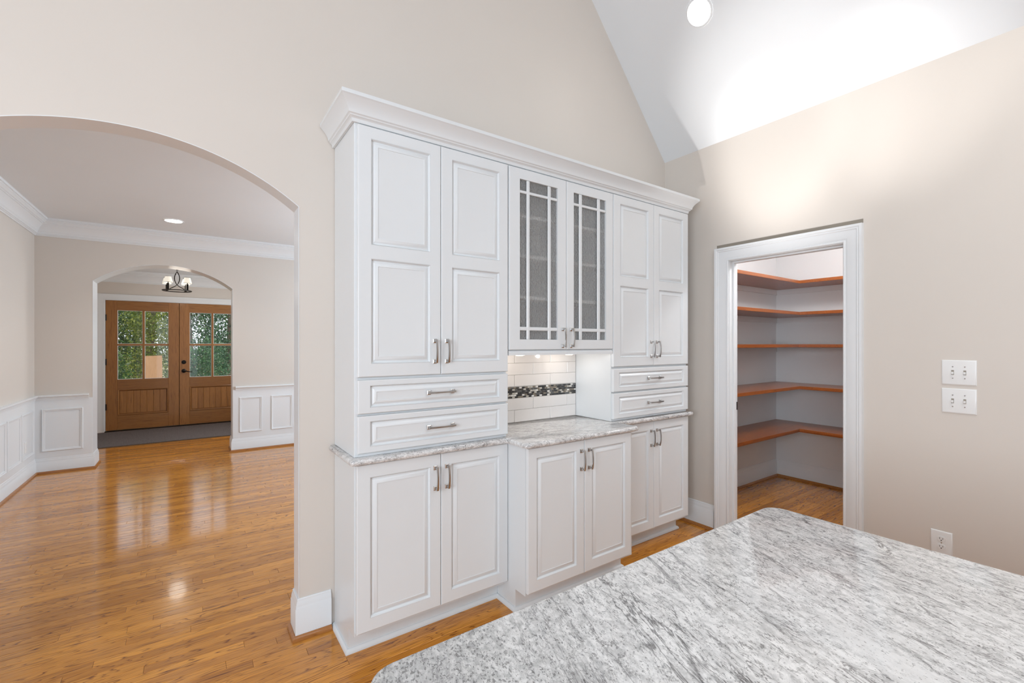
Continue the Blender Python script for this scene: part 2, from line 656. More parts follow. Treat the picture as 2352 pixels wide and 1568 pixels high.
rng = random.Random(7)
PW = 0.0572
planks = []
y = KY0
while y < 9.95:
    x = KX0 - 0.05 - rng.random() * 0.8
    while x < PX1:
        L = rng.choice((0.35, 0.5, 0.65, 0.8, 1.0, 1.25, 1.5)) * rng.uniform(0.85, 1.15)
        planks.append((x, min(x + L, PX1 + 0.05), y))
        x += L
    y += PW
def seen(p):
    """a plank seen past the island and past the cabinets"""
    x0, x1, yy = p
    best = None
    for k in range(9):
        xx = x0 + (x1 - x0) * k / 8
        q = project(xx, yy + PW / 2, 0)
        if not q or not (-20 < q[0] < 2372 and 700 < q[1] < 1590):
            continue
        kk = 0.506 / 1.42      # where the sight line passes the island top's height
        ix, iy = xx * kk, (yy + PW) * kk
        if 0.21 < ix < 1.49 and iy < 0.705:
            continue
        if xx > 3.26 or (yy > 2.1 and xx > 0.43 and yy < 7) or (yy < 2.39 and yy > 2.15 and xx > 0.6):
            if not (xx > 3.37 and 0.6 < yy < 2.39):
                continue
        if xx < DX0 or (yy > 7 and not (-0.93 < xx < 0.45)) or yy > 8.3:
            continue
        best = q[2] if best is None else min(best, q[2])
    return best


vis = []
rest = []
for p in planks:
    d = seen(p)
    (vis if d else rest).append((d or 99, p))
vis.sort(key=lambda a: a[0])
rest += vis[290:]
vis = vis[:290]


def plank_geo(mb, x0, x1, y0, dz=0.0):
    g, c = 0.0004, 0.0011
    a0, a1, b0, b1 = x0 + g, x1 - g, y0 + g, y0 + PW - g
    t0 = 0.0 + dz
    mb.add([(a0, b0, -0.004), (a1, b0, -0.004), (a1, b1, -0.004), (a0, b1, -0.004),
            (a0, b0, t0 - c), (a1, b0, t0 - c), (a1, b1, t0 - c), (a0, b1, t0 - c),
            (a0 + c, b0 + c, t0), (a1 - c, b0 + c, t0), (a1 - c, b1 - c, t0), (a0 + c, b1 - c, t0)],
           [(0, 1, 5, 4), (1, 2, 6, 5), (2, 3, 7, 6), (3, 0, 4, 7),
            (4, 5, 9, 8), (5, 6, 10, 9), (6, 7, 11, 10), (7, 4, 8, 11), (8, 9, 10, 11)])


for d, (x0, x1, yy) in vis:
    mb = MB(); plank_geo(mb, x0, x1, yy, rng.uniform(-0.0002, 0.0))
    mb.build('plank', M['oak'], floor, smooth=False, recalc=False)
mb = MB()
for d, (x0, x1, yy) in rest:
    plank_geo(mb, x0, x1, yy)
mb.build('far_planks', M['oak'], floor, smooth=False, recalc=False, kind='stuff')

# ------------------------------------------------------------------ walls and ceilings of the kitchen


def wall_with_hole(mb, xs_out, y0, y1, ztop, hole, z0=0.0):
    """solid wall between y0 and y1 with an arched hole: hole = (x0, x1, [(x, z)...])"""
    hx0, hx1, crv = hole
    xs = sorted(set([x for x in xs_out if x < hx0] + [hx0]))

    def col(xa, xb, za, zb):
        ta, tb = ztop(xa), ztop(xb)
        vs = [(xa, y0, za), (xb, y0, zb), (xb, y0, tb), (xa, y0, ta),
              (xa, y1, za), (xb, y1, zb), (xb, y1, tb), (xa, y1, ta)]
        mb.add(vs, [(0, 1, 2, 3), (5, 4, 7, 6), (0, 4, 5, 1), (3, 2, 6, 7)])
        return vs
    prev = None
    for xa, xb in zip(xs[:-1], xs[1:]):
        col(xa, xb, z0, z0)
    for (xa, za), (xb, zb) in zip(crv[:-1], crv[1:]):
        col(xa, xb, za, zb)
    xs = sorted(set([x for x in xs_out if x > hx1] + [hx1]))
    for xa, xb in zip(xs[:-1], xs[1:]):
        col(xa, xb, z0, z0)
    for x_, zt in ((hx0, crv[0][1]), (hx1, crv[-1][1])):
        mb.add([(x_, y0, z0), (x_, y1, z0), (x_, y1, zt), (x_, y0, zt)], [(0, 1, 2, 3)])
    for x_ in (min(xs_out), max(xs_out)):
        mb.add([(x_, y0, z0), (x_, y1, z0), (x_, y1, ztop(x_)), (x_, y0, ztop(x_))], [(0, 1, 2, 3)])


def arch_lining(x0, x1, zs, crv, y0, y1, parent, name='arch_lining'):
    t_ = 0.003
    path = [(x0, 0.0)] + crv + [(x1, 0.0)]
    mb = MB()
    mb.sweep(path, [(0.0, y0), (0.0, y1), (-t_, y1), (-t_, y0)], lambda a, b, h: (a, h, b))
    return mb.build(name, M['trim'], parent)


AX0, AX1, ACX, ACZ, AR = -0.846, 0.426, -0.21, 1.262, 1.04
crvK = arc(ACX, ACZ, AR, AX0, AX1, 40)
mb = MB()
wall_with_hole(mb, [KX0 - 0.1, AX0 - 0.4, XR + 1.2, 1.9, 2.6, PX1 + 0.12], WY, DY0, lambda x: vz(min(max(x, KX0), WX)) if x < WX else 2.945, (AX0, AX1, crvK))
# the ridge falls within the hole span columns: fine, columns are narrow there
wall_back = S(mb.build('wall_back', M['wall'], smooth=False, recalc=False), 'beige gable wall with an arched opening')
arch_lining(AX0, AX1, 0, crvK, WY - 0.0015, DY0 + 0.0015, wall_back)

# pantry wall with door opening
OY0, OY1, OZ = 1.108, 1.835, 2.037
mb = MB()
mb.box(WX, PX0, OY1 + 0.02, WY, 0, 2.945)
mb.box(WX, PX0, OY0 - 0.02, OY1 + 0.02, OZ + 0.02, 2.945)
mb.box(WX, PX0, KY0, OY0 - 0.02, 0, 2.945)
wall_right = S(mb.build('wall_right', M['wall'], smooth=False), 'beige wall around the pantry doorway')

# vault
mb = MB()
T = 0.12
mb.add([(WX + 0.12, KY0, vz(WX) - 0.14), (XR, KY0, vz(XR)), (XR, WY, vz(XR)), (WX + 0.12, WY, vz(WX) - 0.14),
        (WX + 0.12, KY0, vz(WX) + T), (XR, KY0, vz(XR) + T * 2), (XR, WY, vz(XR) + T * 2), (WX + 0.12, WY, vz(WX) + T)],
       [(0, 1, 2, 3), (4, 7, 6, 5), (0, 4, 5, 1), (3, 2, 6, 7), (0, 3, 7, 4)])
mb.add([(KX0 - 0.12, KY0, vz(KX0) - 0.14), (XR, KY0, vz(XR)), (XR, WY, vz(XR)), (KX0 - 0.12, WY, vz(KX0) - 0.14),
        (KX0 - 0.12, KY0, vz(KX0) + T), (XR, KY0, vz(XR) + T * 2), (XR, WY, vz(XR) + T * 2), (KX0 - 0.12, WY, vz(KX0) + T)],
       [(3, 2, 1, 0), (5, 6, 7, 4), (1, 5, 4, 0), (7, 6, 2, 3), (4, 7, 3, 0)])
ceiling = S(mb.build('ceiling', M['ceiling'], smooth=False), 'white vaulted ceiling')
# left kitchen wall (outside the picture)
mb = MB()
mb.box(KX0 - 0.12, KX0, KY0, WY, 0, 2.945)
S(mb.build('wall_left', M['wall'], smooth=False))

mb = MB()  # unseen partial wall, added so the sky light comes in from the left
mb.box(0.2, WX + 0.12, KY0 - 0.12, KY0, 0, 2.945)
mb.box(0.2, WX + 0.1, KY0 - 0.12, KY0, 2.945, 3.4)
S(mb.build('wall_front_baffle', M['wall'], smooth=False))

# ------------------------------------------------------------------ dining room and foyer shell
mb = MB()
mb.box(DX0 - 0.12, DX0, DY0, DY1, 0, DZ)
wall_dl = S(mb.build('wall_dining_left', M['wall'], smooth=False), 'beige dining room wall above white wainscot')
mb = MB()
mb.box(DX1, DX1 + 0.12, DY0, 3.6, 0, DZ)
mb.box(DX1, DX1 + 0.12, 6.0, DY1, 0, DZ)
mb.box(DX1, DX1 + 0.12, 3.6, 6.0, 0, 0.75)
mb.box(DX1, DX1 + 0.12, 3.6, 6.0, 2.35, DZ)
S(mb.build('wall_dining_right', M['wall'], smooth=False))
wd = struct('added_window_1', (DX1, 4.8, 0.75))  # unseen window, added around the dining fill light
mb = MB()
for yy in (3.6, 4.77, 5.94):
    mb.box(DX1 + 0.02, DX1 + 0.09, yy, yy + 0.06, 0.75, 2.35)
for zz in (0.75, 1.52, 2.29):
    mb.box(DX1 + 0.02, DX1 + 0.09, 3.6, 6.0, zz, zz + 0.06)
mb.build('window_frame', M['trim'], wd)
mb = MB(); mb.box(DX1 + 0.05, DX1 + 0.056, 3.62, 5.98, 0.77, 2.33)
mb.build('pane', M['glass'], wd)

GX0, GX1, GCX, GR = -0.93, 0.447, -0.2415, 1.09
GCZ = 2.395 - GR
crvF = arc(GCX, GCZ, GR, GX0, GX1, 32)
mb = MB()
wall_with_hole(mb, [DX0 - 0.12, DX1 + 0.12], DY1, FY0, lambda x: DZ, (GX0, GX1, crvF))
wall_df = S(mb.build('wall_dining_back', M['wall'], smooth=False, recalc=False), 'beige dining room wall with an arch to the foyer')
arch_lining(GX0, GX1, 0, crvF, DY1 - 0.0015, FY0 + 0.0015, wall_df)
mb = MB(); mb.box(DX0 - 0.12, DX1 + 0.12, DY0, DY1, DZ, DZ + 0.12)
ceil_d = S(mb.build('ceiling_dining', M['ceiling'], smooth=False), 'flat white dining room ceiling')
mb = MB(); mb.box(FX0 - 0.12, FX1 + 0.12, FY0, FY1 + 0.15, FZ, FZ + 0.12)
S(mb.build('ceiling_foyer', M['ceiling'], smooth=False), 'white foyer ceiling')
mb = MB(); mb.box(FX0 - 0.12, FX0, FY0, FY1, 0, FZ); S(mb.build('wall_foyer_left', M['wall'], smooth=False))
mb = MB(); mb.box(FX1, FX1 + 0.12, FY0, FY1, 0, FZ); S(mb.build('wall_foyer_right', M['wall'], smooth=False))
DLX, DMX, DRX, DTZ = -1.145, -0.1745, 0.796, 2.14
mb = MB()
mb.box(FX0, DLX, FY1, FY1 + 0.15, 0, FZ)
mb.box(DRX, FX1, FY1, FY1 + 0.15, 0, FZ)
mb.box(DLX, DRX, FY1, FY1 + 0.15, DTZ, FZ)
S(mb.build('wall_foyer_back', M['wall'], smooth=False), 'beige foyer wall above the front doors')

# pantry shell
mb = MB(); mb.box(PX1, PX1 + 0.12, PY0 - 0.12, WY, 0, 2.75); S(mb.build('wall_pantry_back', M['pantry'], smooth=False), 'pale grey rear wall of the pantry')
mb = MB(); mb.box(PX0, PX1, PY0 - 0.12, PY0, 0, 2.75); S(mb.build('wall_pantry_right', M['pantry'], smooth=False))
mb = MB(); mb.box(PX0, PX1, WY - 0.006, WY - 0.0005, 0, 2.75); S(mb.build('wall_pantry_left', M['pantry'], smooth=False), 'pale grey side wall of the pantry')
mb = MB(); mb.box(PX0, PX1 + 0.12, PY0 - 0.12, DY0, 2.75, 2.85); S(mb.build('ceiling_pantry', M['ceiling'], smooth=False))

# ------------------------------------------------------------------ trim: baseboards, shoe, casings, crowns
BB = 0.19


def base_prof(h):
    return [(0, 0.0), (0.016, 0.0), (0.016, h - 0.045), (0.013, h - 0.040), (0.013, h - 0.032), (0.010, h - 0.018),
            (0.007, h - 0.010), (0.007, h - 0.004), (0.004, h), (0, h)]


def shoe_prof(o=0.016, w=0.016, h=0.022):
    return [(o, 0.0), (o + w, 0.0), (o + w, h * 0.35), (o + w * 0.75, h * 0.75), (o + w * 0.3, h), (o, h)]


def baseboard(name, path, h, shoe=True, label=None):
    root = struct(name, (path[0][0], path[0][1], 0), label)
    mb = MB(); mb.sweep(path, base_prof(h)); mb.build('board', M['trim'], root)
    if shoe:
        mb = MB(); mb.sweep(path, shoe_prof()); mb.build('shoe_moulding', M['oak_trim'], root, label='brown wood shoe moulding')
    return root


# left of a path heading -X along the back wall is -Y
baseboard('baseboard_arch', [(0.572, WY), (AX1 - 0.003, WY), (AX1 - 0.003, DY0)], BB, label='tall white baseboard wrapping the arch jamb')
baseboard('baseboard_back', [(WX, WY), (3.075, WY)], BB)
baseboard('baseboard_right', [(WX, OY1 + 0.112), (WX, WY)], BB, label='short white baseboard beside the pantry door')
baseboard('baseboard_right', [(WX, KY0), (WX, OY0 - 0.112)], BB)
baseboard('baseboard_dining', [(DX0, DY1), (DX0, DY0)][::-1] if False else [(GX0 + 0.003, FY0), (GX0 + 0.003, DY1), (DX0, DY1), (DX0, DY0), (AX0, DY0)], 0.165,
          label='white baseboard along the dining room left side')
baseboard('baseboard_dining', [(DX1, DY0), (DX1, DY1), (GX1 - 0.003, DY1), (GX1 - 0.003, FY0)], 0.165,
          label='white baseboard right of the foyer arch')
baseboard('baseboard_foyer', [(DLX - 0.1, FY1), (FX0, FY1), (FX0, FY0)], 0.165)
baseboard('baseboard_foyer', [(FX1, FY0), (FX1, FY1), (DRX + 0.1, FY1)], 0.165)
bp_ = baseboard('baseboard_pantry', [(PX0, PY0), (PX1, PY0), (PX1, WY - 0.006), (PX0, WY - 0.006)], 0.18,
          label='white baseboard inside the pantry')

# crown of the dining room: profile (offset from wall, height)
def crown_prof(zc, drop, proj):
    k, d = proj / 0.125, drop / 0.185
    z = zc - drop
    pts = [(0, z), (0.012 * k, z), (0.014 * k, z + 0.010 * d), (0.022 * k, z + 0.014 * d), (0.022 * k, z + 0.022 * d), (0.029 * k, z + 0.024 * d),
           (0.031 * k, z + 0.034 * d), (0.031 * k, z + 0.040 * d)]
    for i in range(7):
        a = i / 6
        pts.append(((0.033 + 0.048 * a ** 1.5) * k, z + (0.042 + 0.078 * a) * d))
    pts += [(0.088 * k, z + 0.121 * d), (0.089 * k, z + 0.131 * d), (0.097 * k, z + 0.133 * d), (0.104 * k, z + 0.143 * d), (0.114 * k, z + 0.150 * d),
            (0.114 * k, z + 0.160 * d), (0.124 * k, z + 0.163 * d), (proj, zc), (0, zc)]
    return pts


mb = MB(); mb.sweep([(DX1, DY0), (DX1, DY1), (DX0, DY1), (DX0, DY0)], crown_prof(DZ, 0.185, 0.125), closed=True)
S(mb.build('trim_1', M['trim']), 'white crown moulding around the dining room')
mb = MB(); mb.sweep([(FX1, FY0), (FX1, FY1), (FX0, FY1), (FX0, FY0)], crown_prof(FZ, 0.185, 0.125), closed=True)
S(mb.build('trim_2', M['trim']), 'white crown moulding in the foyer')

# wainscot boards, chair rail and picture-frame mouldings
RAIL = [(0, 0.800), (0.010, 0.800), (0.012, 0.815), (0.017, 0.820), (0.017, 0.828), (0.030, 0.836), (0.034, 0.842), (0.034, 0.852), (0.028, 0.857), (0, 0.857)]


def wains(name, path, y_or_x, label):
    root = struct(name, (path[0][0], path[0][1], 0), label)
    full = list(path)
    k = 0 if abs(path[0][0]) < 1.2 else -1            # the board runs on to the jamb, the rail stops short of it
    full[k] = ((GX0 if path[k][0] < 0 else GX1), path[k][1])
    mb = MB(); mb.sweep(full, [(0, 0.16), (0.004, 0.16), (0.004, 0.81), (0, 0.81)]); mb.build('panel_board', M['trim'], root)
    mb = MB(); mb.sweep(path, RAIL); mb.build('chair_rail', M['trim'], root)
    return root


FRAME = [(0, 0.004), (0, 0.011), (0.006, 0.017), (0.012, 0.013), (0.020, 0.012), (0.026, 0.008), (0.026, 0.004)]
wl_root = wains('trim_3', [(GX0 - 0.03, DY1), (DX0, DY1), (DX0, DY0)], 0, 'white wainscot left of the foyer arch and along the left wall')
wr_root = wains('trim_4', [(DX1, DY0), (DX1, DY1), (GX1 + 0.03, DY1)], 0, 'white wainscot right of the foyer arch')


def frame_on_y(root, x0, x1, z0, z1, Y):     # wall faces -Y
    mb = MB(); mb.sweep([(x0, z0), (x1, z0), (x1, z1), (x0, z1)], FRAME, lambda a, b, h: (a, Y - h, b), closed=True)
    mb.build('panel_moulding', M['trim'], root)


def frame_on_x(root, y0, y1, z0, z1, X):     # wall faces +X
    mb = MB(); mb.sweep([(y0, z0), (y1, z0), (y1, z1), (y0, z1)], FRAME, lambda a, b, h: (X + h, a, b), closed=True)
    mb.build('panel_moulding', M['trim'], root)


frame_on_y(wl_root, -1.342, -1.008, 0.238, 0.704, DY1)
x = 0.520
while x + 0.27 < DX1:
    frame_on_y(wr_root, x, x + 0.268, 0.243, 0.711, DY1)
    x += 0.377
y = 6.965
while y - 0.41 > DY0 + 0.1:
    frame_on_x(wl_root, y - 0.405, y, 0.238, 0.704, DX0)
    y -= 0.442

# pantry door casing, jamb, stop
CAS = [(0, 0.0), (0, 0.010), (0.004, 0.014), (0.010, 0.014), (0.013, 0.010), (0.020, 0.011), (0.024, 0.014), (0.070, 0.018),
       (0.074, 0.022), (0.082, 0.022), (0.086, 0.026), (0.100, 0.027), (0.102, 0.0)]
tr5 = struct('trim_5', (WX, (OY0 + OY1) / 2, 0), 'white moulded casing of the pantry doorway')
mb = MB()
pth = [(OY1, 0.0), (OY1, OZ), (OY0, OZ), (OY0, 0.0)]
mb.sweep(pth, [(-o, h) for o, h in CAS], lambda a, b, h: (WX - h, a, b))
mb.build('casing', M['trim'], tr5)
mb = MB()
mb.sweep(pth, [(0.003, -0.001), (0.003, -0.112), (-0.018, -0.112), (-0.018, -0.001)], lambda a, b, h: (WX - h, a, b))
mb.build('jamb', M['trim'], tr5)
mb = MB()
mb.sweep([(OY1 - 0.003, 0.0), (OY1 - 0.003, OZ - 0.003), (OY0 + 0.003, OZ - 0.003), (OY0 + 0.003, 0.0)],
         [(0.0, -0.045), (0.010, -0.045), (0.012, -0.050), (0.012, -0.078), (0.0, -0.078)], lambda a, b, h: (WX - h, a, b))
mb.build('door_stop', M['trim'], tr5)
mb = MB(); mb.cbox(WX + 0.084, WX + 0.108, OY1 - 0.0065, OY1 - 0.003, 0.925, 0.985, 0.001)
mb.build('strike_plate', M['bronze'], tr5, label='dark latch strike plate')
mb = MB(); mb.cbox(WX - 0.004, WX, OY0 - 0.100, OY1 + 0.092, OZ + 0.104, OZ + 0.127, 0.001)  # thin darker taupe strip along the top of the casing
mb.build('taupe_strip', M['dark_taupe'], tr5, label='thin taupe strip above the casing')

# ------------------------------------------------------------------ cabinets
FD = 2.036     # door faces of the shallow cabinets
FF = 2.057     # their face frames
ML = M['cabinet']


def slab(mb, x0, x1, z0, z1, yf, holes, th=0.020, ch=0.004, hole_d=0.013):
    """door or drawer front facing -Y, rounded outer edge, rectangular sinkings down one column"""
    o = (x0, x1, z0, z1)
    def ring(i, yy):
        return [(x0 + i, yy, z0 + i), (x1 - i, yy, z0 + i), (x1 - i, yy, z1 - i), (x0 + i, yy, z1 - i)]
    rings = [ring(0, yf + th), ring(0, yf + ch), ring(ch * 0.35, yf + ch * 0.3), ring(ch, yf)]
    vs = [p for r in rings for p in r]
    fs = [(3, 2, 1, 0)] if not hole_d or hole_d < th else []
    for k in range(3):
        for j in range(4):
            fs.append((k * 4 + j, k * 4 + (j + 1) % 4, (k + 1) * 4 + (j + 1) % 4, (k + 1) * 4 + j))
    mb.add(vs, fs)
    a0, a1, b0, b1 = x0 + ch, x1 - ch, z0 + ch, z1 - ch
    hx0, hx1 = holes[0][0], holes[0][1]
    def quad(xa, xb, za, zb, yy=yf):
        mb.add([(xa, yy, za), (xb, yy, za), (xb, yy, zb), (xa, yy, zb)], [(0, 1, 2, 3)])
    quad(a0, hx0, b0, b1); quad(hx1, a1, b0, b1)
    zz = b0
    for h in sorted(holes, key=lambda h: h[2]):
        quad(hx0, hx1, zz, h[2])
        zz = h[3]
        r0 = [(hx0, yf, h[2]), (hx1, yf, h[2]), (hx1, yf, h[3]), (hx0, yf, h[3])]
        r1 = [(p[0], yf + (hole_d if hole_d < th else th), p[2]) for p in r0]
        f4 = [(j, (j + 1) % 4, 4 + (j + 1) % 4, 4 + j) for j in range(4)]
        if hole_d < th: f4.append((4, 5, 6, 7))
        mb.add(r0 + r1, f4)
    quad(hx0, hx1, zz, b1)


def raised(h, yf, wide=0.028):
    """raised centre panel filling a sinking"""
    x0, x1, z0, z1 = h
    mb = MB()
    prof = [(0.0, 0.0125), (0.0, 0.0), (0.0012, 0.0002), (0.0026, 0.0030), (0.0040, 0.0095), (0.0062, 0.0118), (0.0085, 0.0112),
            (0.009 + wide * 0.22, 0.0082), (0.009 + wide * 0.48, 0.0048), (0.009 + wide * 0.76, 0.0022), (0.009 + wide, 0.0010),
            (0.0096 + wide, 0.0030), (0.0110 + wide, 0.0032)]
    g = 0.0006
    vs = []
    for i, dpt in prof:
        i += g
        vs += [(x0 + i, yf + dpt, z0 + i), (x1 - i, yf + dpt, z0 + i), (x1 - i, yf + dpt, z1 - i), (x0 + i, yf + dpt, z1 - i)]
    n = len(prof)
    fs = [(k * 4 + j, k * 4 + (j + 1) % 4, (k + 1) * 4 + (j + 1) % 4, (k + 1) * 4 + j) for k in range(n - 1) for j in range(4)]
    fs.append((4 * n - 4, 4 * n - 3, 4 * n - 2, 4 * n - 1))
    fs.append((3, 2, 1, 0))
    mb.add(vs, fs)
    return mb


_handles = {}


def handle_mesh(vertical, L):
    key = (vertical, round(L, 4))
    if key in _handles: return _handles[key]
    mb = MB()
    def P(u, w, d):      # u along, w across, d out
        return (w, -d, u) if vertical else (u, -d, w)
    half = L / 2
    for e in (-1, 1):
        uc = e * (half - 0.011)
        for (r0, r1, d0, d1) in ((0.0105, 0.0105, 0, 0.003), (0.0105, 0.0065, 0.003, 0.0055), (0.0050, 0.0045, 0.0055, 0.022)):
            ring0 = [P(uc + a * r0, b * r0, d0) for a, b in ((-1, -1), (1, -1), (1, 1), (-1, 1))]
            ring1 = [P(uc + a * r1, b * r1, d1) for a, b in ((-1, -1), (1, -1), (1, 1), (-1, 1))]
            mb.add(ring0 + ring1, [(0, 1, 2, 3), (4, 5, 6, 7)] + [(j, (j + 1) % 4, 4 + (j + 1) % 4, 4 + j) for j in range(4)])
    n = 14
    vs = []
    for i in range(n + 1):
        a = -1 + 2 * i / n
        u = a * (half - 0.004)
        d = 0.0225 + 0.0075 * (1 - a * a)
        w = 0.0052 - 0.0010 * (1 - abs(a))
        vs += [P(u, -w, d), P(u, w, d), P(u, w * 0.8, d + 0.0062), P(u, -w * 0.8, d + 0.0062)]
    fs = [(k * 4 + j, k * 4 + (j + 1) % 4, (k + 1) * 4 + (j + 1) % 4, (k + 1) * 4 + j) for k in range(n) for j in range(4)]
    fs += [(3, 2, 1, 0), (4 * n, 4 * n + 1, 4 * n + 2, 4 * n + 3)]
    mb.add(vs, fs)
    me = mb.mesh('handle', M['nickel'], (0, 0, 0))
    _handles[key] = me
    return me


def handle(parent, x, z, yf, vertical=True, L=0.122):
    return place('handle', handle_mesh(vertical, L), (x, yf, z), parent, label='brushed nickel bar handle')


def door(parent, x0, x1, z0, z1, yf, panels, hx=None, hz=None, name='door', vert=True, L=0.122):
    mb = MB(); slab(mb, x0, x1, z0, z1, yf, panels)
    d = mb.build(name, ML, parent)
    for h in panels:
        w = 0.020 if name == 'drawer' else 0.023
        raised(h, yf, w).build('raised_panel', ML, d)
    if hx is not None:
        handle(d, hx, hz, yf, vert, L)
    return d


def carcass(parent, x0, x1, y0, y1, z0, z1, stile=0.0, shelves=()):
    t_ = 0.018
    mb = MB(); mb.cbox(x0, x0 + t_, y0, y1, z0, z1, 0.001); mb.build('side_panel', ML, parent)
    mb = MB(); mb.cbox(x1 - t_, x1, y0, y1, z0, z1, 0.001); mb.build('side_panel', ML, parent)
    mb = MB(); mb.box(x0 + t_, x1 - t_, y1 - 0.006, y1, z0, z1); mb.build('back_panel', M['inside'], parent)
    mb = MB(); mb.box(x0 + t_, x1 - t_, y0 + 0.019, y1 - 0.006, z1 - t_, z1); mb.build('top_panel', M['inside'], parent)
    mb = MB(); mb.box(x0 + t_, x1 - t_, y0 + 0.019, y1 - 0.006, z0, z0 + t_); mb.build('bottom_panel', M['inside'], parent)
    # face frame
    mb = MB()
    fr_ = 0.036
    mb.box(x0 + t_, x0 + fr_, y0, y0 + 0.018, z0, z1); mb.box(x1 - fr_, x1 - t_, y0, y0 + 0.018, z0, z1)
    mb.box(x0 + fr_, x1 - fr_, y0, y0 + 0.018, z0, z0 + fr_); mb.box(x0 + fr_, x1 - fr_, y0, y0 + 0.018, z1 - fr_, z1)
    for zz in shelves:
        mb.box(x0 + fr_, x1 - fr_, y0, y0 + 0.018, zz - fr_ / 2, zz + fr_ / 2)
    mb.build('face_frame', ML, parent)


XA, XB_, XC, XD = 0.590, 1.410, 2.236, 3.058    # unit boundaries
BACK = WY - 0.004
CT, CB = 0.914, 0.885                            # worktop


def mid(a, b): return (a + b) / 2


def base_unit(label, x0, x1, yf, doors, toe_ends):
    fr_y = yf + 0.021
    root = thing('base_cabinet', label, 'cabinet', (mid(x0, x1), mid(fr_y, BACK), 0), 'white base cabinets under the granite worktop')
    t_ = 0.018
    # sides with the toe notch
    ty = fr_y + 0.088
    for k, xx in enumerate((x0, x1 - t_)):
        mb = MB()
        pts = [(fr_y, 0.115), (fr_y, CB), (BACK, CB), (BACK, 0.0), (ty, 0.0), (ty, 0.115)]
        n = len(pts)
        vs = [(xx, p[0], p[1]) for p in pts] + [(xx + t_, p[0], p[1]) for p in pts]
        fs = [tuple(range(n)), tuple(range(n, 2 * n))[::-1]] + [(j, (j + 1) % n, n + (j + 1) % n, n + j) for j in range(n)]
        mb.add(vs, fs); mb.build('side_panel', ML, root)
    mb = MB(); mb.box(x0 + t_, x1 - t_, fr_y + 0.02, BACK - 0.001, 0.115, 0.133); mb.build('bottom_panel', M['inside'], root)
    mb = MB(); mb.box(x0 + t_, x1 - t_, BACK - 0.008, BACK, 0.133, CB); mb.build('back_panel', M['inside'], root)
    mb = MB()
    fr_ = 0.04
    mb.box(x0 + t_, x0 + fr_, fr_y, fr_y + 0.018, 0.115, CB - 0.001); mb.box(x1 - fr_, x1 - t_, fr_y, fr_y + 0.018, 0.115, CB - 0.001)
    mb.box(x0 + fr_, x1 - fr_, fr_y, fr_y + 0.018, 0.115, 0.15); mb.box(x0 + fr_, x1 - fr_, fr_y, fr_y + 0.018, CB - 0.035, CB - 0.001)
    mb.build('face_frame', ML, root)
    mb = MB(); mb.box(x0 + t_, x1 - t_, ty, ty + 0.016, 0.0, 0.115); mb.build('toe_kick', ML, root)
    # white shoe moulding round the toe
    pth = []
    if toe_ends[0] is not None: pth.append((x0, toe_ends[0]))
    pth += [(x0, ty), (x1, ty)]
    if toe_ends[1] is not None: pth.append((x1, toe_ends[1]))
    pth = pth[::-1]
    mb = MB(); mb.sweep(pth, [(o, h) for o, h in shoe_prof(0.0, 0.016, 0.020)]); mb.build('toe_moulding', ML, root)
    for d in doors:
        door(root, d[0], d[1], 0.132, 0.881, yf, [d[2]], d[3], 0.766 if yf > 2 else 0.772)
    return root


base_unit('white base cabinet at the left end, beside the arched opening', XA, XB_ - 0.001, FD,
          [(0.596, 1.0045, (0.655, 0.950, 0.190, 0.822), 0.975), (1.0075, 1.4075, (1.063, 1.353, 0.190, 0.822), 1.037)],
          (BACK, None))
base_unit('deeper white base cabinet standing forward in the middle of the row', XB_, XC - 0.002, 1.862,
          [(1.412, 1.8095, (1.468, 1.752, 0.190, 0.828), 1.786), (1.8125, 2.206, (1.870, 2.152, 0.190, 0.828), 1.846)],
          (2.144, 2.144))
base_unit('white base cabinet at the right end, beside the pantry wall', XC - 0.001, XD, FD,
          [(2.241, 2.6495, (2.305, 2.593, 0.190, 0.822), 2.620), (2.6525, 3.056, (2.707, 2.996, 0.190, 0.822), 2.684)],
          (None, BACK))


def upper_unit(label, x0, x1, doors, drawers):
    root = thing('tall_wall_cabinet', label, 'cabinet', (mid(x0, x1), mid(FF, BACK), CT), 'tall white cabinets standing on the worktop')
    carcass(root, x0, x1, FF, BACK, CT + 0.001, 2.425, shelves=(1.265, 1.103))
    for d in doors:
        door(root, d[0], d[1], 1.272, 2.396, FD, [(d[2], d[3], 1.332, 1.804), (d[2], d[3], 1.867, 2.343)], d[4], 1.386)
    for (z0, z1, xa, xb, pa, pb, hx) in drawers:
        door(root, xa, xb, z0, z1, FD, [(pa, pb, z0 + 0.027, z1 - 0.025)], hx, mid(z0, z1) + 0.002, name='drawer', vert=False, L=0.150)
    return root


upper_unit('tall white cabinet with two drawers at the left end, over the worktop', XA, XB_ - 0.001,
           [(0.601, 1.0045, 0.660, 0.950, 0.971), (1.0075, 1.4075, 1.067, 1.353, 1.036)],
           [(1.108, 1.259, 0.601, 1.4075, 0.655, 1.353, 1.004), (0.932, 1.098, 0.601, 1.4075, 0.655, 1.353, 1.004)])
upper_unit('tall white cabinet with two drawers at the right end, nearest the pantry wall', XC + 0.001, XD,
           [(2.241, 2.6495, 2.304, 2.593, 2.620), (2.6525, 3.054, 2.707, 2.993, 2.683)],
           [(1.108, 1.259, 2.241, 3.054, 2.292, 3.000, 2.655), (0.932, 1.098, 2.241, 3.054, 2.292, 3.000, 2.655)])

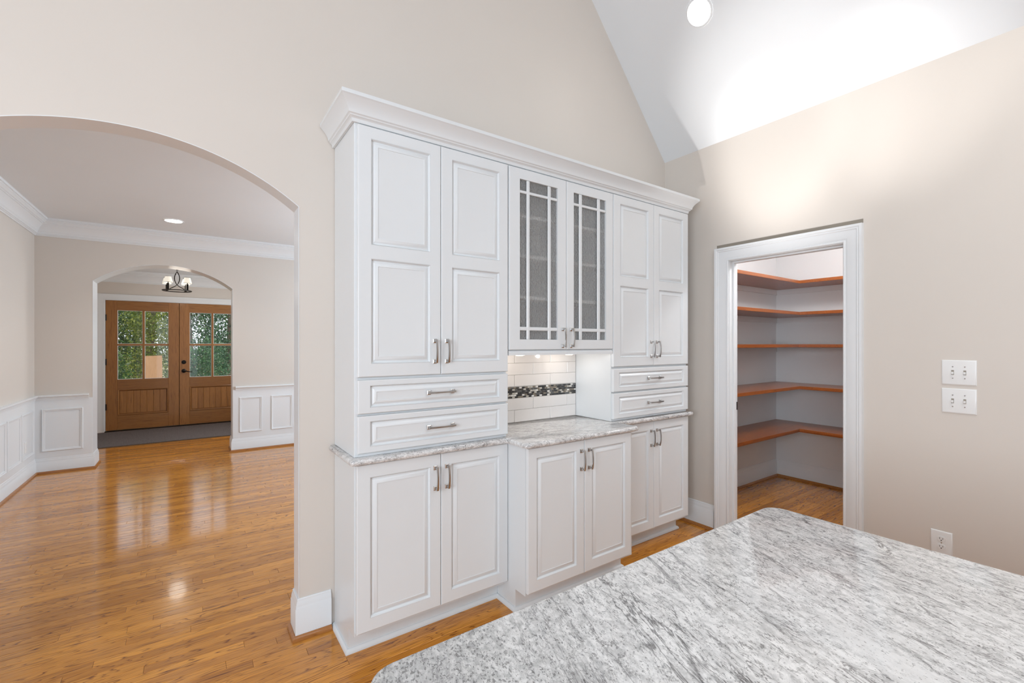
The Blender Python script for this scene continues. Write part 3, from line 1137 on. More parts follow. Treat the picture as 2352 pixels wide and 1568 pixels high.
# glazed cabinet between them
gc = thing('glass_door_cabinet', 'white wall cabinet with two rippled glass doors, between the tall cabinets', 'cabinet',
           (mid(XB_, XC), mid(FF, BACK), 1.36))
carcass(gc, XB_ + 0.0005, XC - 0.0005, FF, BACK, 1.362, 2.425)
for zz in (2.140, 1.911, 1.676):
    mb = MB(); mb.cbox(XB_ + 0.02, XC - 0.02, FF + 0.021, BACK - 0.008, zz, zz + 0.018, 0.001)
    mb.build('shelf', M['inside'], gc)
mb = MB()
mb.sweep([(XC - 0.004, FF), (XB_ + 0.006, FF)], [(0.0, 1.358), (0.020, 1.358), (0.020, 1.372), (0.014, 1.378), (0.010, 1.384), (0.0, 1.384)])
mb.build('light_rail', ML, gc)


def glass_door(x0, x1, gx, hx):
    z0, z1 = 1.388, 2.395
    gz = [1.446, 1.495, 1.517, 2.259, 2.277, 2.337]
    mb = MB(); slab(mb, x0, x1, z0, z1, FD, [(gx[0], gx[5], gz[0], gz[5])], hole_d=0.02)
    d = mb.build('door', ML, gc)
    for (a, b) in ((gx[1], gx[2]), (gx[3], gx[4])):
        mb = MB(); mb.cbox(a + 0.002, b - 0.002, FD + 0.001, FD + 0.010, gz[0], gz[5], 0.003); mb.build('muntin', ML, d)
    for (a, b) in ((gz[1], gz[2]), (gz[3], gz[4])):
        mb = MB(); mb.cbox(gx[0], gx[5], FD + 0.0014, FD + 0.0096, a + 0.001, b - 0.001, 0.003); mb.build('muntin', ML, d)
    xm = [gx[0], mid(gx[1], gx[2]), mid(gx[3], gx[4]), gx[5]]
    zm = [gz[0], mid(gz[1], gz[2]), mid(gz[3], gz[4]), gz[5]]
    for i in range(3):
        for j in range(3):
            mb = MB(); mb.box(xm[i] + 0.0003, xm[i + 1] - 0.0003, FD + 0.0115, FD + 0.0145, zm[j] + 0.0003, zm[j + 1] - 0.0003)
            mb.build('pane', M['ripple'], d, smooth=False)
    handle(d, hx, 1.459, FD)
    return d


glass_door(1.416, 1.8315, [1.487, 1.535, 1.560, 1.689, 1.715, 1.764], 1.800)
glass_door(1.8345, 2.236, [1.891, 1.936, 1.964, 2.092, 2.121, 2.170], 1.866)

# crown on the cabinets
cz0 = 2.404
CR = [(0.0, cz0), (0.010, cz0), (0.012, cz0 + 0.004), (0.013, cz0 + 0.014), (0.018, cz0 + 0.020), (0.022, cz0 + 0.022), (0.024, cz0 + 0.027),
      (0.030, cz0 + 0.031)]
for i in range(8):
    a = i / 7
    CR.append((0.031 + 0.031 * (a ** 1.7), cz0 + 0.034 + 0.050 * a))
CR += [(0.066, cz0 + 0.088), (0.069, cz0 + 0.090), (0.069, cz0 + 0.106), (0.0, cz0 + 0.106)]
mb = MB()
mb.sweep([(XD + 0.001, BACK), (XD + 0.001, FF - 0.001), (XA - 0.001, FF - 0.001), (XA - 0.001, BACK)][::1], CR)
crown = tag(mb.build('cabinet_crown', ML), 'long white crown moulding along the top of the cabinets', 'moulding')
mb = MB(); mb.box(XA, XD, FF, BACK, 2.4255, 2.432)
mb.build('top_board', ML, crown)

# ------------------------------------------------------------------ worktops


def offset_poly(pts, o):
    n = len(pts); out = []
    for i in range(n):
        p = Vector(pts[i]); a = Vector(pts[i - 1]); b = Vector(pts[(i + 1) % n])
        d1 = (p - a).normalized(); d2 = (b - p).normalized()
        n1 = Vector((-d1.y, d1.x)); n2 = Vector((-d2.y, d2.x))
        m = (n1 + n2) / max(0.3, 1 + n1.dot(n2))
        out.append((p.x + m.x * o, p.y + m.y * o))
    return out


def round_poly(pts, rads, seg=6):
    n = len(pts); out = []
    for i in range(n):
        p = Vector(pts[i]); a = Vector(pts[i - 1]); b = Vector(pts[(i + 1) % n]); r = rads[i]
        if r <= 0: out.append(tuple(p)); continue
        d1 = (a - p).normalized(); d2 = (b - p).normalized()
        p1 = p + d1 * r; p2 = p + d2 * r
        cc = p + d1 * r + d2 * r
        a1 = math.atan2(p1.y - cc.y, p1.x - cc.x); a2 = math.atan2(p2.y - cc.y, p2.x - cc.x)
        da = (a2 - a1 + PI) % (2 * PI) - PI
        for k in range(seg + 1):
            t_ = a1 + da * k / seg
            out.append((cc.x + math.cos(t_) * r, cc.y + math.sin(t_) * r))
    return out


def slab_top(outline, z0, z1, prof):
    """outline counter-clockwise; prof = [(inset, height fraction)] bottom to top"""
    mb = MB(); n = len(outline); rows = []
    for ins, hf in prof:
        rows.append([(x_, y_, z0 + (z1 - z0) * hf) for x_, y_ in offset_poly(outline, ins)])
    vs = [p for r in rows for p in r]
    fs = []
    for k in range(len(rows) - 1):
        for j in range(n):
            fs.append((k * n + j, k * n + (j + 1) % n, (k + 1) * n + (j + 1) % n, (k + 1) * n + j))
    fs.append(tuple(range(n))[::-1])
    fs.append(tuple(range((len(rows) - 1) * n, len(rows) * n)))
    mb.add(vs, fs)
    return mb


BULL = [(0.010, 0.0), (0.005, 0.06), (0.0015, 0.22), (0.0, 0.45), (0.0005, 0.62), (0.003, 0.80), (0.007, 0.93), (0.013, 1.0)]
out = [(0.563, WY - 0.0005), (0.563, 2.010), (1.383, 2.010), (1.383, 1.838), (2.262, 1.838), (2.262, 2.010), (3.093, 2.010), (3.093, WY - 0.0005)]
out = round_poly(out, [0, 0.018, 0.012, 0.03, 0.03, 0.012, 0.018, 0])
ct = slab_top(out, CB + 0.0005, CT, BULL).build('granite_worktop', M['granite_top'])
tag(ct, 'stepped granite worktop running along the white base cabinets', 'worktop')

isl = thing('kitchen_island', 'kitchen island with large grey and white granite top in the foreground', 'island', (0.85, -0.65, 0))
out = round_poly([(0.212, -2.0), (1.492, -2.0), (1.492, 0.706), (0.212, 0.706)], [0.05] * 4, 8)
EASE = [(0.006, 0.0), (0.002, 0.06), (0.0, 0.16), (0.0, 0.78), (0.0015, 0.90), (0.004, 0.97), (0.008, 1.0)]
slab_top(out, 0.884, 0.914, EASE).build('granite_top', M['granite_island'], isl, label='polished granite top')
mb = MB(); mb.cbox(0.26, 1.18, -1.95, 0.655, 0.10, 0.8835, 0.002); mb.build('body', ML, isl)
mb = MB(); mb.box(0.33, 1.12, -1.88, 0.58, 0.0, 0.10); mb.build('plinth', ML, isl)
for ya in (-1.9, -1.27, -0.64, 0.0):
    mb = MB()
    p_ = (ya + 0.07, ya + 0.55, 0.19, 0.82)
    mb.sweep([(p_[0], p_[2]), (p_[1], p_[2]), (p_[1], p_[3]), (p_[0], p_[3])], [(0, 0), (0, 0.008), (0.01, 0.012), (0.02, 0.006), (0.02, 0)],
             lambda a, b, h: (0.26 - h, a, b), closed=True)
    mb.build('panel_moulding', ML, isl)

# ------------------------------------------------------------------ backsplash
bs = struct('trim_6', (mid(XB_, XC), WY, CT), 'white tile backsplash with a mosaic band, above the middle of the worktop')
mb = MB(); mb.box(XB_ + 0.001, XC - 0.001, WY - 0.0052, WY - 0.0003, CT + 0.0005, 1.3615)
mb.build('grout', M['grout'], bs)


def tile_row(z0, z1, x_first):
    x = x_first
    while x < XC:
        a, b = max(x, XB_ + 0.002), min(x + 0.30, XC - 0.002)
        if b - a > 0.01:
            mb = MB()
            g, c = 0.0008, 0.0016
            mb.cbox(a + g, b - g, WY - 0.010, WY - 0.0052, z0 + g, z1 - g, c)
            mb.build('tile', M['tile'], bs)
        x += 0.30


ZR = [0.9155, 0.995, 1.070, 1.146, 1.221, 1.297, 1.361]
for k, (z0, z1) in enumerate(zip(ZR[:-1], ZR[1:])):
    if k == 2: continue
    tile_row(z0, z1, 1.399 if k in (0, 3, 5) else 1.251)
mb = MB()
pr = 0.0119
for r in range(6):
    z0 = 1.0725 + r * pr
    x = XB_ + 0.003 - (0.0112 if r % 2 else 0)
    while x < XC - 0.004:
        a, b = max(x, XB_ + 0.002), min(x + 0.0208, XC - 0.002)
        if b - a > 0.003:
            mb.cbox(a, b, WY - 0.0095, WY - 0.0052, z0, z0 + pr - 0.0018, 0.0007)
        x += 0.0224
mb.build('mosaic_band', M['mosaic'], bs, smooth=False, kind='stuff', label='band of small dark and pale glass mosaic chips')

# puck lights under the glass cabinet
for k, (px_, yy) in enumerate(((1.62, 2.22), (2.02, 2.22))):
    p = thing('puck_light', ('left' if k == 0 else 'right') + ' small round puck light under the glass door cabinet', 'light', (px_, yy, 1.352),
              'puck lights under the glass door cabinet')
    mb = MB(); mb.lathe((px_, yy, 1.352), [(0.030, 0.0), (0.034, 0.002), (0.034, 0.0095)], 20); mb.build('housing', M['plate'], p)
    mb = MB(); mb.lathe((px_, yy, 1.350), [(0.022, 0.0), (0.024, 0.002)], 20); mb.build('lens', M['puck'], p)
    light('puck_glow', 'POINT', (px_, yy, 1.335), (px_, yy, 0), 0.55, (1.0, 0.92, 0.84), shadow_soft_size=0.012)

# ------------------------------------------------------------------ pantry shelves
DEPX, DEPY = PX1 - 4.77, 1.982
sh = [(2.031, 0.029, 'highest'), (1.729, 0.029, 'second from the top'), (1.418, 0.029, 'middle'),
      (1.016, 0.029, 'second from the bottom'), (0.607, 0.031, 'lowest')]
for zt, th, word in sh:
    p = thing('pantry_shelf', 'L-shaped reddish wood pantry shelf, the %s of five' % word, 'shelf', (4.77, DEPY, zt - th), 'wooden pantry shelves')
    W_ = WY - 0.0065
    out = [(PX0 + 0.002, W_), (PX0 + 0.002, DEPY), (4.77, DEPY), (4.77, PY0 + 0.002), (PX1 - 0.001, PY0 + 0.002), (PX1 - 0.001, W_)]
    slab_top(out, zt - th, zt, [(0.0015, 0.0), (0.0, 0.08), (0.0, 0.92), (0.0015, 1.0)]).build('board', M['shelf'], p)
    mb = MB()
    mb.sweep([(PX1 - 0.0005, PY0 + 0.002), (PX1 - 0.0005, W_), (PX0 + 0.002, W_)],
             [(0.0, zt - th - 0.052), (0.018, zt - th - 0.052), (0.018, zt - th - 0.0005), (0.0, zt - th - 0.0005)])
    mb.build('cleat', M['pantry'], p, label='white wooden cleat under the shelf')
light('pantry_bulb', 'POINT', (3.95, 1.15, 2.40), (4, 1, 0), 34, (0.98, 0.98, 1.0), shadow_soft_size=0.09)

# ------------------------------------------------------------------ switches and outlets


def on_wall(px_, nx):
    """map (u, z, out) to the pantry wall facing -X; u runs along -Y"""
    return lambda u, z, d: (px_ + nx * d, u, z)


def plate(mb, f, u0, u1, z0, z1):
    rings = [(0, 0.0), (0, 0.003), (0.003, 0.0055), (0.006, 0.006)]
    vs = []
    for i, d in rings:
        vs += [f(u0 + i, z0 + i, d), f(u1 - i, z0 + i, d), f(u1 - i, z1 - i, d), f(u0 + i, z1 - i, d)]
    fs = [(k * 4 + j, k * 4 + (j + 1) % 4, (k + 1) * 4 + (j + 1) % 4, (k + 1) * 4 + j) for k in range(3) for j in range(4)] + [(12, 13, 14, 15), (3, 2, 1, 0)]
    mb.add(vs, fs)


def ubox(mb, f, u0, u1, z0, z1, d0, d1, taper=0.0):
    vs = [f(u0, z0, d0), f(u1, z0, d0), f(u1, z1, d0), f(u0, z1, d0),
          f(u0 + taper, z0 + taper, d1), f(u1 - taper, z0 + taper, d1), f(u1 - taper, z1 - taper, d1), f(u0 + taper, z1 - taper, d1)]
    mb.add(vs, [(0, 1, 2, 3), (4, 5, 6, 7), (0, 1, 5, 4), (1, 2, 6, 5), (2, 3, 7, 6), (3, 0, 4, 7)])


fW = on_wall(WX, -1)
for zc, lab in ((1.272, 'upper of two white double light switches on the beige wall'),
                (1.124, 'lower of two white double light switches on the beige wall')):
    u0, u1 = 0.530, 0.662
    r = thing('light_switch', lab, 'switch', (WX, mid(u0, u1), zc - 0.065), 'double light switches on the pantry wall')
    mb = MB(); plate(mb, fW, u0, u1, zc - 0.064, zc + 0.064); mb.build('plate', M['plate'], r)
    for uc in (0.5735, 0.6195):
        mb = MB(); ubox(mb, fW, uc - 0.0052, uc + 0.0052, zc - 0.012, zc + 0.012, 0.006, 0.0066); mb.build('slot', M['dark_taupe'], r, label='grey slot')
        mb = MB()
        ubox(mb, fW, uc - 0.004, uc + 0.004, zc - 0.009, zc + 0.004, 0.0062, 0.017, 0.0008)
        mb.build('toggle', M['plate'], r)
        for dz in (-0.030, 0.030):
            mb = MB(); mb.lathe(fW(uc, zc + dz, 0.0055), [(0.0036, 0.0), (0.0030, -0.0016)], 10, axis='X'); mb.build('screw', M['nickel'], r)

r = thing('wall_outlet', 'white wall outlet low on the beige wall behind the island', 'outlet', (WX, 0.6625, 0.302))
mb = MB(); plate(mb, fW, 0.620, 0.706, 0.302, 0.428); mb.build('plate', M['plate'], r)
for zc in (0.345, 0.386):
    mb = MB()
    vs = []; n = 16
    for d, rr in ((0.006, 0.0178), (0.0062, 0.0178), (0.0062, 0.0164), (0.0085, 0.0160)):
        for k in range(n):
            a = 2 * PI * k / n
            vs.append(fW(0.663 + math.cos(a) * rr, zc + max(-0.0135, min(0.0135, math.sin(a) * rr)), d))
    fs = [(q * n + k, q * n + (k + 1) % n, (q + 1) * n + (k + 1) % n, (q + 1) * n + k) for q in range(3) for k in range(n)] + [tuple(range(3 * n, 4 * n))]
    mb.add(vs, fs)
    so = mb.build('socket', M['plate'], r)
    mb = MB()
    ubox(mb, fW, 0.6685, 0.6705, zc - 0.001, zc + 0.008, 0.0084, 0.0090)
    ubox(mb, fW, 0.6555, 0.6575, zc - 0.001, zc + 0.007, 0.0084, 0.0090)
    ubox(mb, fW, 0.6605, 0.6655, zc - 0.009, zc - 0.004, 0.0084, 0.0090)
    mb.build('slots', M['slot'], so, label='dark outlet slots')
mb = MB(); mb.lathe(fW(0.663, 0.3655, 0.0055), [(0.0032, 0.0), (0.0028, -0.0016)], 10, axis='X'); mb.build('screw', M['nickel'], r)

fL = lambda u, z, d: (DX0 + 0.004 + d, u, z)
r = thing('wall_outlet', 'small white outlet inside a wainscot panel on the dining room left wall', 'outlet', (DX0, 6.70, 0.30))
mb = MB(); plate(mb, fL, 6.665, 6.735, 0.300, 0.415); mb.build('plate', M['plate'], r)
for zc in (0.338, 0.378):
    mb = MB(); ubox(mb, fL, 6.684, 6.716, zc - 0.013, zc + 0.013, 0.006, 0.008, 0.003); mb.build('socket', M['plate'], r)

# ------------------------------------------------------------------ recessed lights
def frame_axes(n_):
    n_ = Vector(n_).normalized()
    u = n_.cross(Vector((0, 1, 0))).normalized()
    if u.length < 0.1: u = Vector((1, 0, 0))
    return u, n_.cross(u), n_


def can(loc, nrm, label, R=0.088, pw=0.0):
    u, w, n_ = frame_axes(nrm)
    r = thing('recessed_light', label, 'light', loc)
    L = Vector(loc); n = 28
    def rings(prof):
        vs = []
        for rr, h in prof:
            for k in range(n):
                a = 2 * PI * k / n
                vs.append(L + u * (math.cos(a) * rr) + w * (math.sin(a) * rr) + n_ * h)
        return vs, [(q * n + k, q * n + (k + 1) % n, (q + 1) * n + (k + 1) % n, (q + 1) * n + k) for q in range(len(prof) - 1) for k in range(n)]
    vs, fs = rings([(R + 0.012, 0.0), (R + 0.011, 0.004), (R, 0.006), (R - 0.003, 0.003)])
    MB().add(vs, fs).build('trim_ring', M['trim'], r, recalc=True)
    vs, fs = rings([(R - 0.003, 0.001), (R - 0.004, 0.0035), (0.02, 0.005)])
    fs.append(tuple(range(2 * n, 3 * n)))
    MB().add(vs, fs).build('lens', M['lamp'], r)
    if pw:
        light('can_glow', 'SPOT', tuple(L + n_ * 0.03), tuple(L + n_), pw, (1.0, 0.95, 0.88), spot_size=math.radians(120), spot_blend=0.8, shadow_soft_size=0.06)
    return r


ax_, ay_ = 2.711, 1.727
can((ax_, ay_, vz(ax_) - 0.0005), (-1.17, 0, -1), 'round recessed light in the white vaulted ceiling', 0.078, 4)
can((-0.163, 6.30, DZ - 0.0005), (0, 0, -1), 'round recessed light in the flat dining room ceiling', 0.082, 25)

# ------------------------------------------------------------------ foyer: front doors
jb = struct('trim_7', (DMX, FY1, 0), 'white casing around the double front doors')
mb = MB()
pth = [(DLX, 0.0), (DLX, DTZ), (DRX, DTZ), (DRX, 0.0)]
mb.sweep(pth, [(o, h) for o, h in [(0, 0), (0, 0.012), (0.01, 0.016), (0.02, 0.013), (0.06, 0.018), (0.075, 0.024), (0.092, 0.024), (0.094, 0.0)]],
         lambda a, b, h: (a, FY1 - h, b))
mb.build('casing', M['trim'], jb)
mb = MB(); mb.sweep(pth, [(-0.008, 0.0), (-0.008, -0.14), (0.0, -0.14), (0.0, 0.0)], lambda a, b, h: (a, FY1 - h, b)); mb.build('jamb', M['trim'], jb)
mb = MB(); mb.box(DLX, DRX, FY1 - 0.02, FY1 + 0.14, 0.0, 0.012); mb.build('threshold', M['bronze'], jb, label='dark door threshold')
YD = FY1 + 0.012


def leaf(n_, x0, x1, hinge_left, hand):
    root = struct('door_%d' % n_, (mid(x0, x1), YD, 0.014), 'mahogany front door leaf with four glass panes over a wood panel, %s of the pair' % ('left' if hinge_left else 'right'))
    z0, z1 = 0.016, DTZ - 0.010
    st = 0.145
    a, b = x0 + st, x1 - st
    th = 0.045
    for xa, xb in ((x0, a), (b, x1)):
        mb = MB(); mb.cbox(xa, xb, YD, YD + th, z0, z1, 0.002); mb.build('stile', M['door_v'], root)
    for za, zb in ((z0, 0.252), (0.680, 0.840), (1.974, z1)):
        mb = MB(); mb.cbox(a, b, YD + 0.0005, YD + th, za, zb, 0.002); mb.build('rail', M['door_h'], root)
    mb = MB(); mb.cbox(a, b, YD + 0.016, YD + 0.032, 0.252, 0.680, 0.001); pn = mb.build('panel', M['door_v'], root)
    mb = MB(); mb.sweep([(a, 0.252), (b, 0.252), (b, 0.680), (a, 0.680)], [(0, -0.016), (0, 0.004), (0.010, 0.008), (0.020, 0.002), (0.026, -0.010), (0.026, -0.016)],
                        lambda p, q, h: (p, YD - h, q), closed=True)
    mb.build('panel_moulding', M['door_h'], pn)
    nb = 7
    for k in range(nb):
        w = (b - a - 0.06) / nb
        mb = MB(); mb.cbox(a + 0.03 + k * w + 0.001, a + 0.03 + (k + 1) * w - 0.001, YD + 0.010, YD + 0.016, 0.282, 0.650, 0.003)
        mb.build('board', M['door_v'], pn)
    xm = mid(a, b); zm = 1.409
    mb = MB(); mb.cbox(xm - 0.014, xm + 0.014, YD + 0.004, YD + 0.036, 0.840, 1.974, 0.005); mb.build('muntin', M['door_v'], root, label='dark upright glazing bar')
    mb = MB(); mb.cbox(a, b, YD + 0.0045, YD + 0.0355, zm - 0.014, zm + 0.014, 0.005); mb.build('muntin', M['door_h'], root)
    for xa, xb in ((a, xm - 0.014), (xm + 0.014, b)):
        for za, zb in ((0.840, zm - 0.014), (zm + 0.014, 1.974)):
            mb = MB(); mb.box(xa + 0.0005, xb - 0.0005, YD + 0.019, YD + 0.024, za + 0.0005, zb - 0.0005)
            p = mb.build('pane', M['glass'], root, smooth=False)
            mb = MB(); mb.sweep([(xa + 0.001, za + 0.001), (xb - 0.001, za + 0.001), (xb - 0.001, zb - 0.001), (xa + 0.001, zb - 0.001)],
                                [(0, -0.0185), (0, -0.010), (0.006, -0.0185)], lambda p_, q, h: (p_, YD - h, q), closed=True)
            mb.build('glazing_bead', M['plate'], p, label='thin pale bevelled glass edge')
    hx = x0 + 0.002 if hinge_left else x1 - 0.002
    for zz in (0.35, 1.08, 1.80):
        mb = MB(); mb.lathe((hx, YD - 0.006, zz), [(0.007, 0), (0.007, 0.10)], 10)
        mb.box(hx - 0.004, hx + 0.012, YD - 0.003, YD + 0.001, zz, zz + 0.10)
        mb.build('hinge', M['bronze'], root, label='dark bronze hinge')
    if hand:
        kx = x0 + 0.062
        mb = MB(); mb.lathe((kx, YD, 1.106), [(0.033, 0.0), (0.033, -0.008), (0.026, -0.014), (0.012, -0.016), (0.012, -0.024)], 20, axis='Y'); mb.build('deadbolt', M['bronze'], root, label='round dark deadbolt')
        mb = MB(); mb.lathe((kx, YD, 0.955), [(0.034, 0.0), (0.034, -0.008), (0.024, -0.014), (0.011, -0.018), (0.011, -0.055)], 20, axis='Y')
        mb.tube([(kx, YD - 0.050, 0.955), (kx + 0.03, YD - 0.054, 0.953), (kx + 0.07, YD - 0.052, 0.940), (kx + 0.115, YD - 0.048, 0.932)], [0.011, 0.010, 0.008, 0.006], 8)
        mb.build('lever_handle', M['bronze'], root, label='dark bronze lever handle')
    return root


leaf(1, DLX + 0.010, DMX - 0.003, True, False)
leaf(2, DMX + 0.003, DRX - 0.010, False, True)
mb = MB(); mb.cbox(DMX - 0.014, DMX + 0.004, YD + 0.02, YD + 0.05, 0.016, DTZ - 0.01, 0.002)
S(mb.build('trim_8', M['black']), 'dark strip between the front doors')

# mat
mt = thing('door_mat', 'grey brown runner mat on the foyer floor before the front doors', 'mat', (-0.2, 8.95, 0.0))
out = round_poly([(-1.22, 8.285), (0.86, 8.285), (0.86, 9.68), (-1.22, 9.68)], [0.01] * 4, 3)
slab_top(out, 0.0005, 0.009, [(0, 0), (0, 0.7), (0.003, 1.0)]).build('binding', M['carpet_edge'], mt)
out = round_poly([(-1.20, 8.30), (0.84, 8.30), (0.84, 9.66), (-1.20, 9.66)], [0.01] * 4, 3)
slab_top(out, 0.008, 0.012, [(0, 0), (0, 0.6), (0.003, 1.0)]).build('pile', M['mat'], mt)

# ------------------------------------------------------------------ chandelier
CX, CY = -0.178, 8.5
ch = thing('chandelier', 'small dark metal chandelier with four white shades hanging in the foyer', 'chandelier', (CX, CY, 2.21))
mb = MB(); mb.tube([(CX + 0.178 * math.cos(2 * PI * k / 40), CY + 0.178 * math.sin(2 * PI * k / 40), 2.222) for k in range(40)], 0.008, 8, closed=True)
mb.build('ring', M['bronze'], ch)
mb = MB()
fv = Vector((CX, CY, 0)).normalized(); rv = Vector((fv.y, -fv.x, 0)); C0 = Vector((CX, CY, 0))
def crossed(sgn):
    pts = []
    for i in range(25):
        t_ = i / 24
        # from ring, crossing over the centre line, up into the loop's top
        if t_ < 0.35:
            q = t_ / 0.35
            off = sgn * (0.115 * (1 - q) ** 1.3)
            z_ = 2.225 + 0.085 * (q ** 0.8)
        else:
            q = (t_ - 0.35) / 0.65
            off = -sgn * 0.031 * math.sin(PI * q) ** 0.8
            z_ = 2.310 + 0.195 * q
        pts.append(tuple(C0 + rv * off + Vector((0, 0, z_))))
    return pts
mb.tube(crossed(1), 0.006, 7); mb.build('arm', M['bronze'], ch)
mb = MB(); mb.tube(crossed(-1), 0.006, 7); mb.build('arm', M['bronze'], ch)
mb = MB()
for k, zz in enumerate((2.513, 2.530, 2.547, 2.564)):
    ax2 = rv if k % 2 else fv
    mb.tube([tuple(C0 + ax2 * (0.010 * math.cos(2 * PI * i / 12)) + Vector((0, 0, zz + 0.013 * math.sin(2 * PI * i / 12)))) for i in range(12)], 0.0028, 5, closed=True)
mb.build('chain', M['bronze'], ch)
mb = MB(); mb.lathe((CX, CY, 2.575), [(0.010, 0.0), (0.040, 0.010), (0.058, 0.026), (0.060, 0.0345)], 20); mb.build('canopy', M['bronze'], ch)
for (r_o, f_o) in ((-0.106, -0.125), (0.125, -0.106), (0.106, 0.125), (-0.125, 0.106)):
    p = C0 + rv * r_o + fv * f_o
    mb = MB(); mb.lathe((p.x, p.y, 2.222), [(0.006, -0.006), (0.020, 0.0), (0.024, 0.006), (0.014, 0.010), (0.014, 0.095), (0.006, 0.097), (0.006, 0.12)], 14)
    cs = mb.build('candle_sleeve', M['bronze'], ch)
    mb = MB(); mb.lathe((p.x, p.y, 2.328), [(0.058, 0.0), (0.036, 0.088), (0.0345, 0.088), (0.0565, 0.0), (0.058, 0.0)], 20, cap0=False, cap1=False)
    sd = mb.build('lamp_shade', M['shade'], ch)
    for rr, zz in ((0.0582, 2.330), (0.0362, 2.416)):
        mb = MB()
        mb.tube([(p.x + rr * math.cos(2 * PI * k / 20), p.y + rr * math.sin(2 * PI * k / 20), zz) for k in range(20)], 0.0022, 5, closed=True)
        mb.build('rim', M['bronze'], sd)
light('chandelier_glow', 'POINT', (CX, CY, 2.30), (CX, CY, 0), 3.5, (1.0, 0.93, 0.82), shadow_soft_size=0.12)

# ------------------------------------------------------------------ outside the front doors
mb = MB(); mb.box(-40, 40, 10.02, 70, -0.30, -0.12)
S(mb.build('ground', M['grass'], smooth=False), 'leaf-strewn ground outside')
mb = MB(); mb.cbox(-2.2, 2.0, 9.96, 12.2, -0.12, -0.02, 0.01)
S(mb.build('trim_9', M['porch'], smooth=False), 'concrete porch slab')
mb = MB()
bx, by = -0.60, 11.2
mb.add([(bx - 0.13, by, -0.02), (bx + 0.15, by - 0.05, -0.02), (bx + 0.15, by - 0.03, -0.02), (bx - 0.13, by + 0.02, -0.02),
        (bx - 0.15, by, 1.19), (bx + 0.13, by - 0.05, 1.20), (bx + 0.13, by - 0.03, 1.20), (bx - 0.15, by + 0.02, 1.19)],
       [(0, 1, 5, 4), (1, 2, 6, 5), (2, 3, 7, 6), (3, 0, 4, 7), (4, 5, 6, 7), (3, 2, 1, 0)])
tag(mb.build('plywood_board', M['board'], smooth=False), 'upright tan board seen through the left front door glass', 'board')


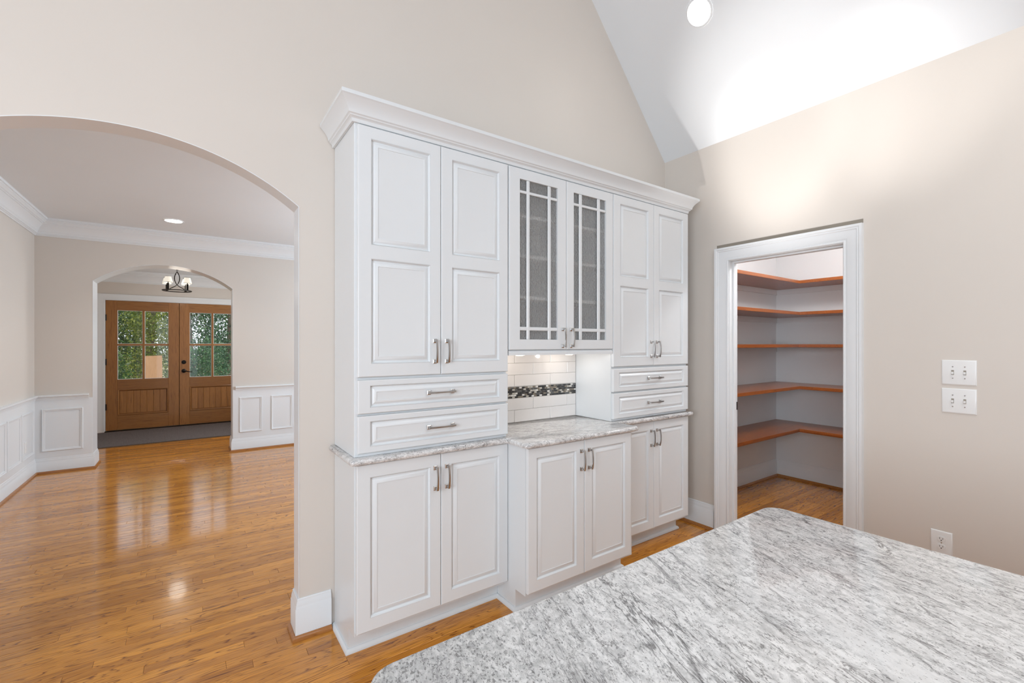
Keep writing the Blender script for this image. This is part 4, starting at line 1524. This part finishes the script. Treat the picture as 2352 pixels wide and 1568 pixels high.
def tree(name, label, cat, x, y, h, rx, z0, z1, n, size, mat, trunk=True, seed=0):
    n = int(n * 0.95)
    size *= 0.72
    rg = np.random.RandomState(seed + 11)
    root = thing(name, label, cat, (x, y, -0.12), 'trees and shrubs beyond the front doors')
    if trunk:
        mb = MB(); rr = 0.06 + h * 0.012
        pts = [(x + 0.05 * math.sin(k * 1.3 + seed), y + 0.05 * math.cos(k * 0.9 + seed), -0.12 + h * k / 8) for k in range(9)]
        mb.tube(pts, [rr * (1 - 0.09 * k) for k in range(9)], 8)
        mb.build('trunk', M['bark'], root)
    nc = 26
    cz = rg.uniform(z0, z1, nc)
    ca = rg.uniform(0, 2 * PI, nc)
    cr = rx * np.sqrt(rg.uniform(0.05, 1, nc)) * (1.05 - 0.5 * (cz - z0) / max(0.1, z1 - z0))
    ctr = np.stack([x + cr * np.cos(ca), y + cr * np.sin(ca), cz], 1)
    k = rg.randint(0, nc, n)
    P_ = ctr[k] + rg.normal(0, 1, (n, 3)) * np.array([rx * 0.26, rx * 0.26, 0.26])
    P_[:, 2] = np.maximum(P_[:, 2], -0.05)
    dx = P_[:, :2] - np.array([x, y])
    rr_ = np.linalg.norm(dx, axis=1)
    lim = rx * 0.97 * rg.uniform(0.55, 1.0, n)
    P_[:, :2] = np.array([x, y]) + dx * np.minimum(1.0, lim / np.maximum(rr_, 1e-6))[:, None]
    U = rg.normal(0, 1, (n, 3)); U /= np.linalg.norm(U, axis=1)[:, None]
    V = rg.normal(0, 1, (n, 3)); V -= (V * U).sum(1)[:, None] * U; V /= np.linalg.norm(V, axis=1)[:, None]
    s1 = size * rg.uniform(0.6, 1.3, n)[:, None]
    vs = np.stack([P_ - U * s1, P_ + V * s1 * 0.45, P_ + U * s1, P_ - V * s1 * 0.45], 1).reshape(-1, 3)
    vs -= np.array([x, y, -0.12])
    me = bpy.data.meshes.new('foliage')
    me.vertices.add(n * 4); me.vertices.foreach_set('co', vs.astype('f').ravel())
    me.loops.add(n * 4); me.loops.foreach_set('vertex_index', np.arange(n * 4, dtype='i'))
    me.polygons.add(n); me.polygons.foreach_set('loop_start', np.arange(0, n * 4, 4, dtype='i'))
    me.update(calc_edges=True)
    me.materials.append(mat)
    place('foliage', me, (x, y, -0.12), root, kind='stuff')
    return root


for i_, (nm, lab, cat_, tx, ty, th_, trx, tz0, tz1, tn, tsz, tm, ttr) in enumerate((
    ('leafy_shrub', 'dark green shrub low behind the left panes of the left door', 'shrub', -1.75, 13.8, 1.6, 0.70, 0.0, 1.45, 5000, 0.050, 'leaf_a', False),
    ('leafy_shrub', 'blue green shrub low behind the right door glass', 'shrub', 0.25, 13.8, 1.5, 0.78, 0.0, 1.20, 5000, 0.050, 'leaf_c', False),
    ('leafy_tree', 'yellow green tree behind the right panes of the left door', 'tree', -0.98, 16.8, 5.0, 0.95, 0.5, 3.2, 8500, 0.055, 'leaf_b', True),
    ('pine_tree', 'blue green pine behind the upper panes of the right door', 'tree', 0.98, 16.8, 6.0, 0.95, 0.6, 3.3, 7500, 0.060, 'leaf_c', True),
    ('pine_tree', 'tall pine left of the yellow green tree, beyond the left door', 'tree', -2.95, 16.8, 8.0, 0.92, 0.8, 3.8, 5000, 0.060, 'leaf_c', True),
    ('leafy_tree', 'dark green tree behind the left door, past the yellow green one', 'tree', -2.15, 19.6, 6.0, 1.0, 0.2, 3.6, 8000, 0.065, 'leaf_a', True),
    ('leafy_tree', 'dark green tree straight behind the middle of the doors', 'tree', -0.05, 19.6, 6.0, 1.0, 0.2, 3.3, 7000, 0.065, 'leaf_a', True),
    ('leafy_tree', 'dark green tree behind the far right edge of the right door', 'tree', 2.05, 19.6, 6.0, 1.0, 0.2, 3.5, 6000, 0.065, 'leaf_a', True),
    ('leafy_tree', 'farthest tree with yellowish leaves beyond the left door', 'tree', -1.75, 23.2, 7.0, 1.6, 0.1, 3.9, 8000, 0.085, 'leaf_b', True),
    ('leafy_tree', 'farthest tree with dark leaves beyond the right door', 'tree', 1.60, 23.2, 7.0, 1.6, 0.1, 3.7, 8000, 0.085, 'leaf_a', True))):
    tree(nm, lab, cat_, tx, ty, th_, trx, tz0, tz1, tn, tsz, M[tm], ttr, i_ + 1)
